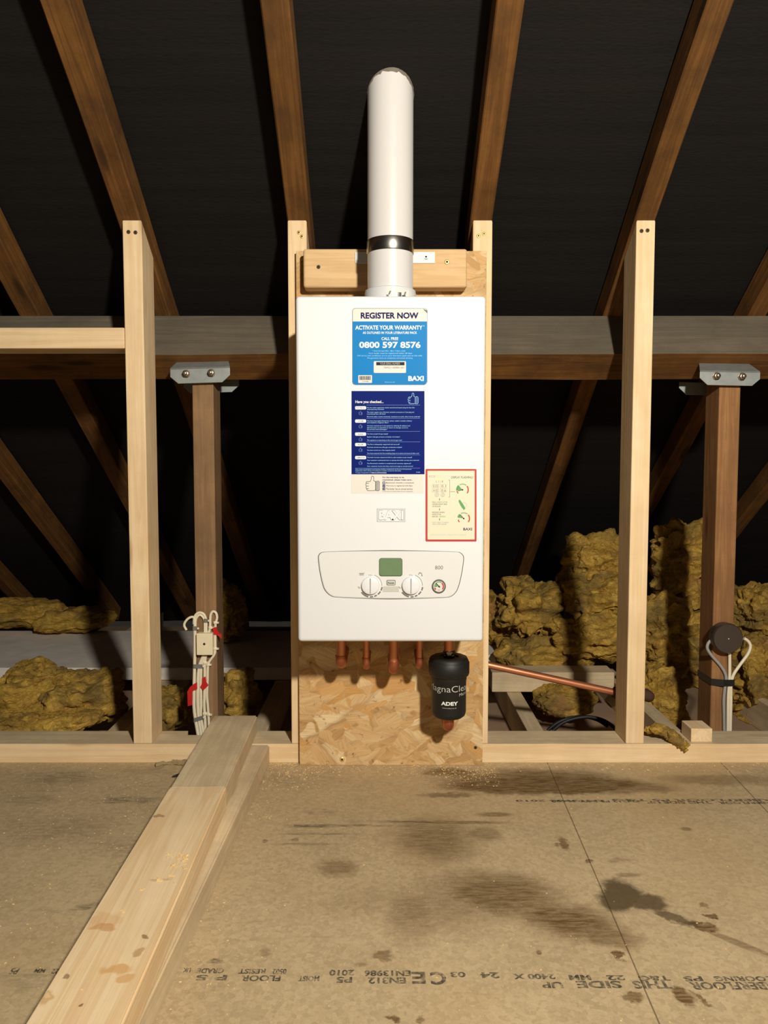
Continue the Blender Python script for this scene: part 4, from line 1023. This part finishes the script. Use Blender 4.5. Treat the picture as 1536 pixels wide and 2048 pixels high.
# ---------------------------------------------------------------- glass wool insulation
def wool(c, rad, label, seed, sub=5, cat='insulation', amp=1.0, rot=0.0, name='insulation_batt', flat=.35, roofclip=True):
    b = bmesh.new(); bmesh.ops.create_icosphere(b, subdivisions=sub, radius=1)
    c = Vector(c); R3 = Vector(rad); cr, sr = math.cos(rot), math.sin(rot); s = Vector((seed*13.1, seed*7.7, seed*3.3))
    rm = min(rad); 
    for q in b.verts:
        n = q.co.normalized()
        sq = Vector([math.copysign(abs(t)**.84, t) for t in n])
        p = Vector((sq.x*R3.x, sq.y*R3.y, sq.z*R3.z)); w0 = p*(1.0/max(rm, .02))
        big = noise.noise(n*1.5+s)*.48 + noise.noise(n*3.4+s)*.30
        wz = noise.noise(p*12+s)*.02
        pl = Vector((p.x*11, p.y*11, (p.z+wz)*34))
        lay = (1-abs(noise.noise(pl+s)))**2*.22-.12
        tuft = noise.turbulence(p*20+s, 3, True)*.22-.14
        f1 = noise.fractal(p*75+s, .6, 2.2, 4)*.11
        p += n*(rm*(big+amp*(lay+tuft))) + Vector((f1, f1*.3, noise.noise(p*110-s)*.10+f1*.5))*.045
        p = Vector((p.x*cr-p.y*sr, p.x*sr+p.y*cr, p.z))+c
        if p.z < -.12: p.z = -.12+.004*noise.noise(p*30)
        if roofclip:
            lim = ZS-TR*p.y-.006
            if p.z > lim: p.z = lim
        q.co = p
    o = MB().bm(b, 'glass_wool', True).build(name, None, (c.x, c.y, max(-.12, c.z-rad[2])))
    return tag(o, label, cat, 'glass wool insulation')
def W(u, v, y): return aty(u, v, y)
R_ = [  # u, v (centre), y, half px width, half px height, depth radius, label
 (1190, 1125, 1.02, 66, 52, .10, 'top clump of yellow insulation poking out left of the right stud'),
 (1195, 1190, .95, 80, 42, .13, 'folded yellow insulation layer left of the right stud, second from the top'),
 (1190, 1265, .88, 90, 46, .15, 'bright yellow insulation wad left of the right stud above the short pale timber'),
 (1055, 1215, 1.00, 58, 56, .12, 'dull yellow insulation clump nearest the boiler on the right'),
 (1085, 1310, .90, 90, 38, .14, 'low yellow insulation mound just above the copper pipe'),
 (1360, 1130, .86, 56, 90, .12, 'tall yellow insulation wedge between the right stud and the round box post'),
 (1335, 1280, .80, 70, 80, .14, 'yellow insulation wad low between the right stud and the round box post'),
 (1310, 1390, .62, 46, 62, .10, 'yellow insulation slumped behind the foot of the right stud'),
 (1515, 1235, .80, 60, 60, .13, 'yellow insulation bulging out right of the round junction box'),
 (1520, 1370, .70, 56, 100, .13, 'yellow insulation hanging low at the far right behind the post'),
 (1130, 1400, .62, 62, 26, .08, 'dark yellow insulation strip under the short pale timber'),
 (1000, 1240, 1.15, 40, 50, .10, 'shadowed insulation clump right beside the boiler board'),
 (40, 1225, 1.42, 90, 26, .12, 'dim insulation clump at the far left behind the loft board'),
 (150, 1240, 1.38, 76, 22, .12, 'dim insulation mound behind the loft board near the left stud'),
 (60, 1385, .52, 90, 48, .14, 'yellow insulation wad at the far left in front of the loft board'),
 (165, 1395, .48, 82, 46, .13, 'yellow insulation wad left of the left stud in front of the loft board'),
 (90, 1440, .34, 110, 26, .09, 'flattened insulation layer just behind the left sole plate'),
 (340, 1420, .46, 34, 44, .10, 'dark insulation clump between the left stud and the cable post'),
 (455, 1230, 1.20, 34, 62, .10, 'dim insulation hanging behind the upper right side of the cable post'),
 (475, 1390, .55, 36, 44, .09, 'yellow insulation tuft right of the cable post above the timber end')]
for i, (u, v, y, hw, hh, ry, lab) in enumerate(R_):
    c = W(u, v, y); sx = (c-CAM).dot(FW)/F_PX
    wool(c, (hw*sx, ry, hh*sx), lab, i+1, 6 if hw*hh > 2400 else 5)
# scrap hanging over the right sole plate, scrap on the floor
sc = [aty(1293, 1462, .04), aty(1312, 1458, .02), aty(1335, 1466, .015), aty(1352, 1478, -.004), aty(1368, 1490, -.009), aty(1376, 1500, -.012)]
def rag(pts, rs, label, seed, mat='glass_wool', name='insulation_scrap'):
    m = MB(); P = smooth_path(pts, 8); rr = [rs[min(len(rs)-1, int(i/len(P)*len(rs)))] for i in range(len(P))]
    m.tube(P, rr, mat, 24)
    m.v = [tuple(Vector(q)+Vector((noise.fractal(Vector(q)*70+Vector((seed, 0, 0)), .8, 2, 4), noise.fractal(Vector(q)*70+Vector((0, seed, 9)), .8, 2, 4)*.5, noise.fractal(Vector(q)*70+Vector((0, 4, seed)), .8, 2, 4)))*.006) for q in m.v]
    return tag(m.build(name, None, pts[0]), label, 'insulation')
rag(sc, [.008, .012, .013, .014, .013, .009, .004], 'torn yellow insulation scrap draped over the right sole plate', 2)
rag([atz(312, 1530, .006), atz(330, 1527, .005), atz(348, 1523, .007), atz(368, 1526, .006), atz(378, 1524, .005)], [.004, .004, .006, .007, .006], 'flat brown fibre strip on the floor against the left sole plate', 5, 'torn_fibre', 'fibre_strip')
p = atz(356, 1552, .003); m = MB(); m.prism([p+Vector((-.012, -.008, 0)), p+Vector((.004, -.004, 0)), p+Vector((.013, .010, 0)), p+Vector((-.001, .006, 0))], (0, 0, .004), 'black_rubber', .001)
tag(m.build('debris_chip', None, p), 'small black shard on the floor beside the grey timber end', 'debris')

# ---------------------------------------------------------------- printed stamp on the chipboard (reads from the far side)
def stamp(rows):
    m = MB()
    for body, ua, ub, v0, v1 in rows:   # ua = image right end (start of the text), ub = image left end
        vs, fs, asp = text_mesh(body, .035); A = atz(ua, v1); B = atz(ub, v1); T = atz((ua+ub)/2, v0)
        hgt = T.y-A.y
        m.add([(A.x+(B.x-A.x)*a, A.y+(B.y-A.y)*a+hgt*(1-b) if False else T.y*0+A.y+(B.y-A.y)*a+hgt*(1-b), .0004) for a, b in vs], fs, 'faded_stamp_ink')
    return m
rows = [('CABERFLOOR', 1580, 1385, 1964, 1980), ('THIS', 1346, 1270, 1962, 1978), ('SIDE', 1246, 1156, 1962, 1977), ('UP', 1128, 1086, 1964, 1977),
        ('FLOORING', 1560, 1432, 1953, 1963), ('P5', 1408, 1370, 1953, 1963), ('T&G', 1342, 1280, 1952, 1962), ('22', 1252, 1216, 1951, 1961), ('MM', 1184, 1140, 1950, 1961), ('2400 X', 1112, 1028, 1948, 1959), ('24', 1000, 962, 1945, 1957), ('03', 932, 902, 1944, 1955),
        ('C', 894, 862, 1944, 1970), ('E', 852, 824, 1944, 1968), ('EN13986', 822, 728, 1941, 1953), ('EN312', 812, 736, 1955, 1968), ('2010', 708, 658, 1940, 1952), ('P5', 704, 672, 1954, 1966),
        ('MOIST', 638, 596, 1952, 1963), ('0502', 572, 544, 1938, 1949), ('RESIST', 530, 476, 1938, 1948), ('FLOOR', 560, 480, 1951, 1963), ('GRADE', 446, 392, 1937, 1947), ('P 5', 452, 390, 1950, 1961), ('UK', 380, 364, 1936, 1945),
        ('CABERFLOOR P5 T&G', 1575, 1226, 1598.5, 1602.5), ('CABERFLOOR', 1560, 1440, 1603.5, 1608.5), ('THIS SIDE UP', 1424, 1296, 1602.5, 1607.5), ('EN312 P5 2400 X 600', 1280, 1104, 1600.8, 1605), ('EN13986 2010', 1210, 1032, 1599.8, 1603.8),
        ('22', 116, 100, 1938, 1948), ('MM', 88, 66, 1938, 1946), ('P5', 32, 16, 1936, 1949)]
part(stamp(rows), 'printed_stamp', floor, 'faded grey printed lettering')

# ---------------------------------------------------------------- sawdust and shavings
random.seed(21)
def chips(spots, name, label, z=0.0):
    m = MB()
    for (u0, u1, v0, v1, n, s0, s1, power) in spots:
        for _ in range(n):
            t = random.random()**power; p = atz(u0+(u1-u0)*random.random(), v0+(v1-v0)*t, z)
            L = s0+(s1-s0)*random.random()**3; wd = L*random.uniform(.25, .6); a = random.random()*PI; hgt = .0006+L*.12*random.random()
            ca, sa = math.cos(a), math.sin(a); q = []
            for dx, dy in ((-L/2, -wd/2), (L/2, -wd/2*.6), (L/2*.9, wd/2), (-L/2*.8, wd/2*.8)): q.append((p.x+dx*ca-dy*sa, p.y+dx*sa+dy*ca))
            if any(y > -.019 if -.21 < x < .245 else y > -.001 for x, y in q) and z == 0: continue
            lo = [(x, y, z+.0002) for x, y in q]; hi = [(x, y, z+hgt+(.5*hgt if i == 1 else 0)) for i, (x, y) in enumerate(q)]
            m.add(lo+hi, [(3, 2, 1, 0), (4, 5, 6, 7), (0, 1, 5, 4), (1, 2, 6, 5), (2, 3, 7, 6), (3, 0, 4, 7)], 'shaving')
    o = m.build(name, None, (0, 0, z)); return tag(o, label, 'sawdust', kind='stuff')
chips([(540, 990, 1527, 1552, 1100, .0007, .0045, 2.6), (520, 640, 1527, 1580, 420, .0007, .0045, 1.6), (990, 1536, 1525, 1545, 160, .001, .006, 2), (430, 1536, 1545, 2048, 240, .0008, .003, 1), (0, 300, 1530, 1700, 220, .0008, .004, 1), (0, 200, 1700, 2000, 70, .0008, .004, 1),
       (460, 545, 1600, 1640, 60, .001, .004, 1), (330, 470, 1780, 1990, 70, .001, .004, 1), (240, 330, 1560, 1640, 40, .001, .004, 1), (880, 990, 1530, 1560, 160, .001, .005, 1), (860, 1000, 1545, 1575, 120, .001, .004, 1)],
      'sawdust', 'pale sawdust and wood chips scattered over the chipboard floor')
chips([(332, 378, 1704, 1738, 26, .003, .012, 1), (300, 350, 1750, 1768, 8, .003, .010, 1), (275, 292, 1775, 1782, 4, .003, .008, 1), (238, 250, 1820, 1828, 3, .004, .008, 1), (160, 360, 1720, 2030, 10, .001, .004, 1)],
      'wood_shavings', 'curled wood shavings lying on the bright upper timber', H2+.001)
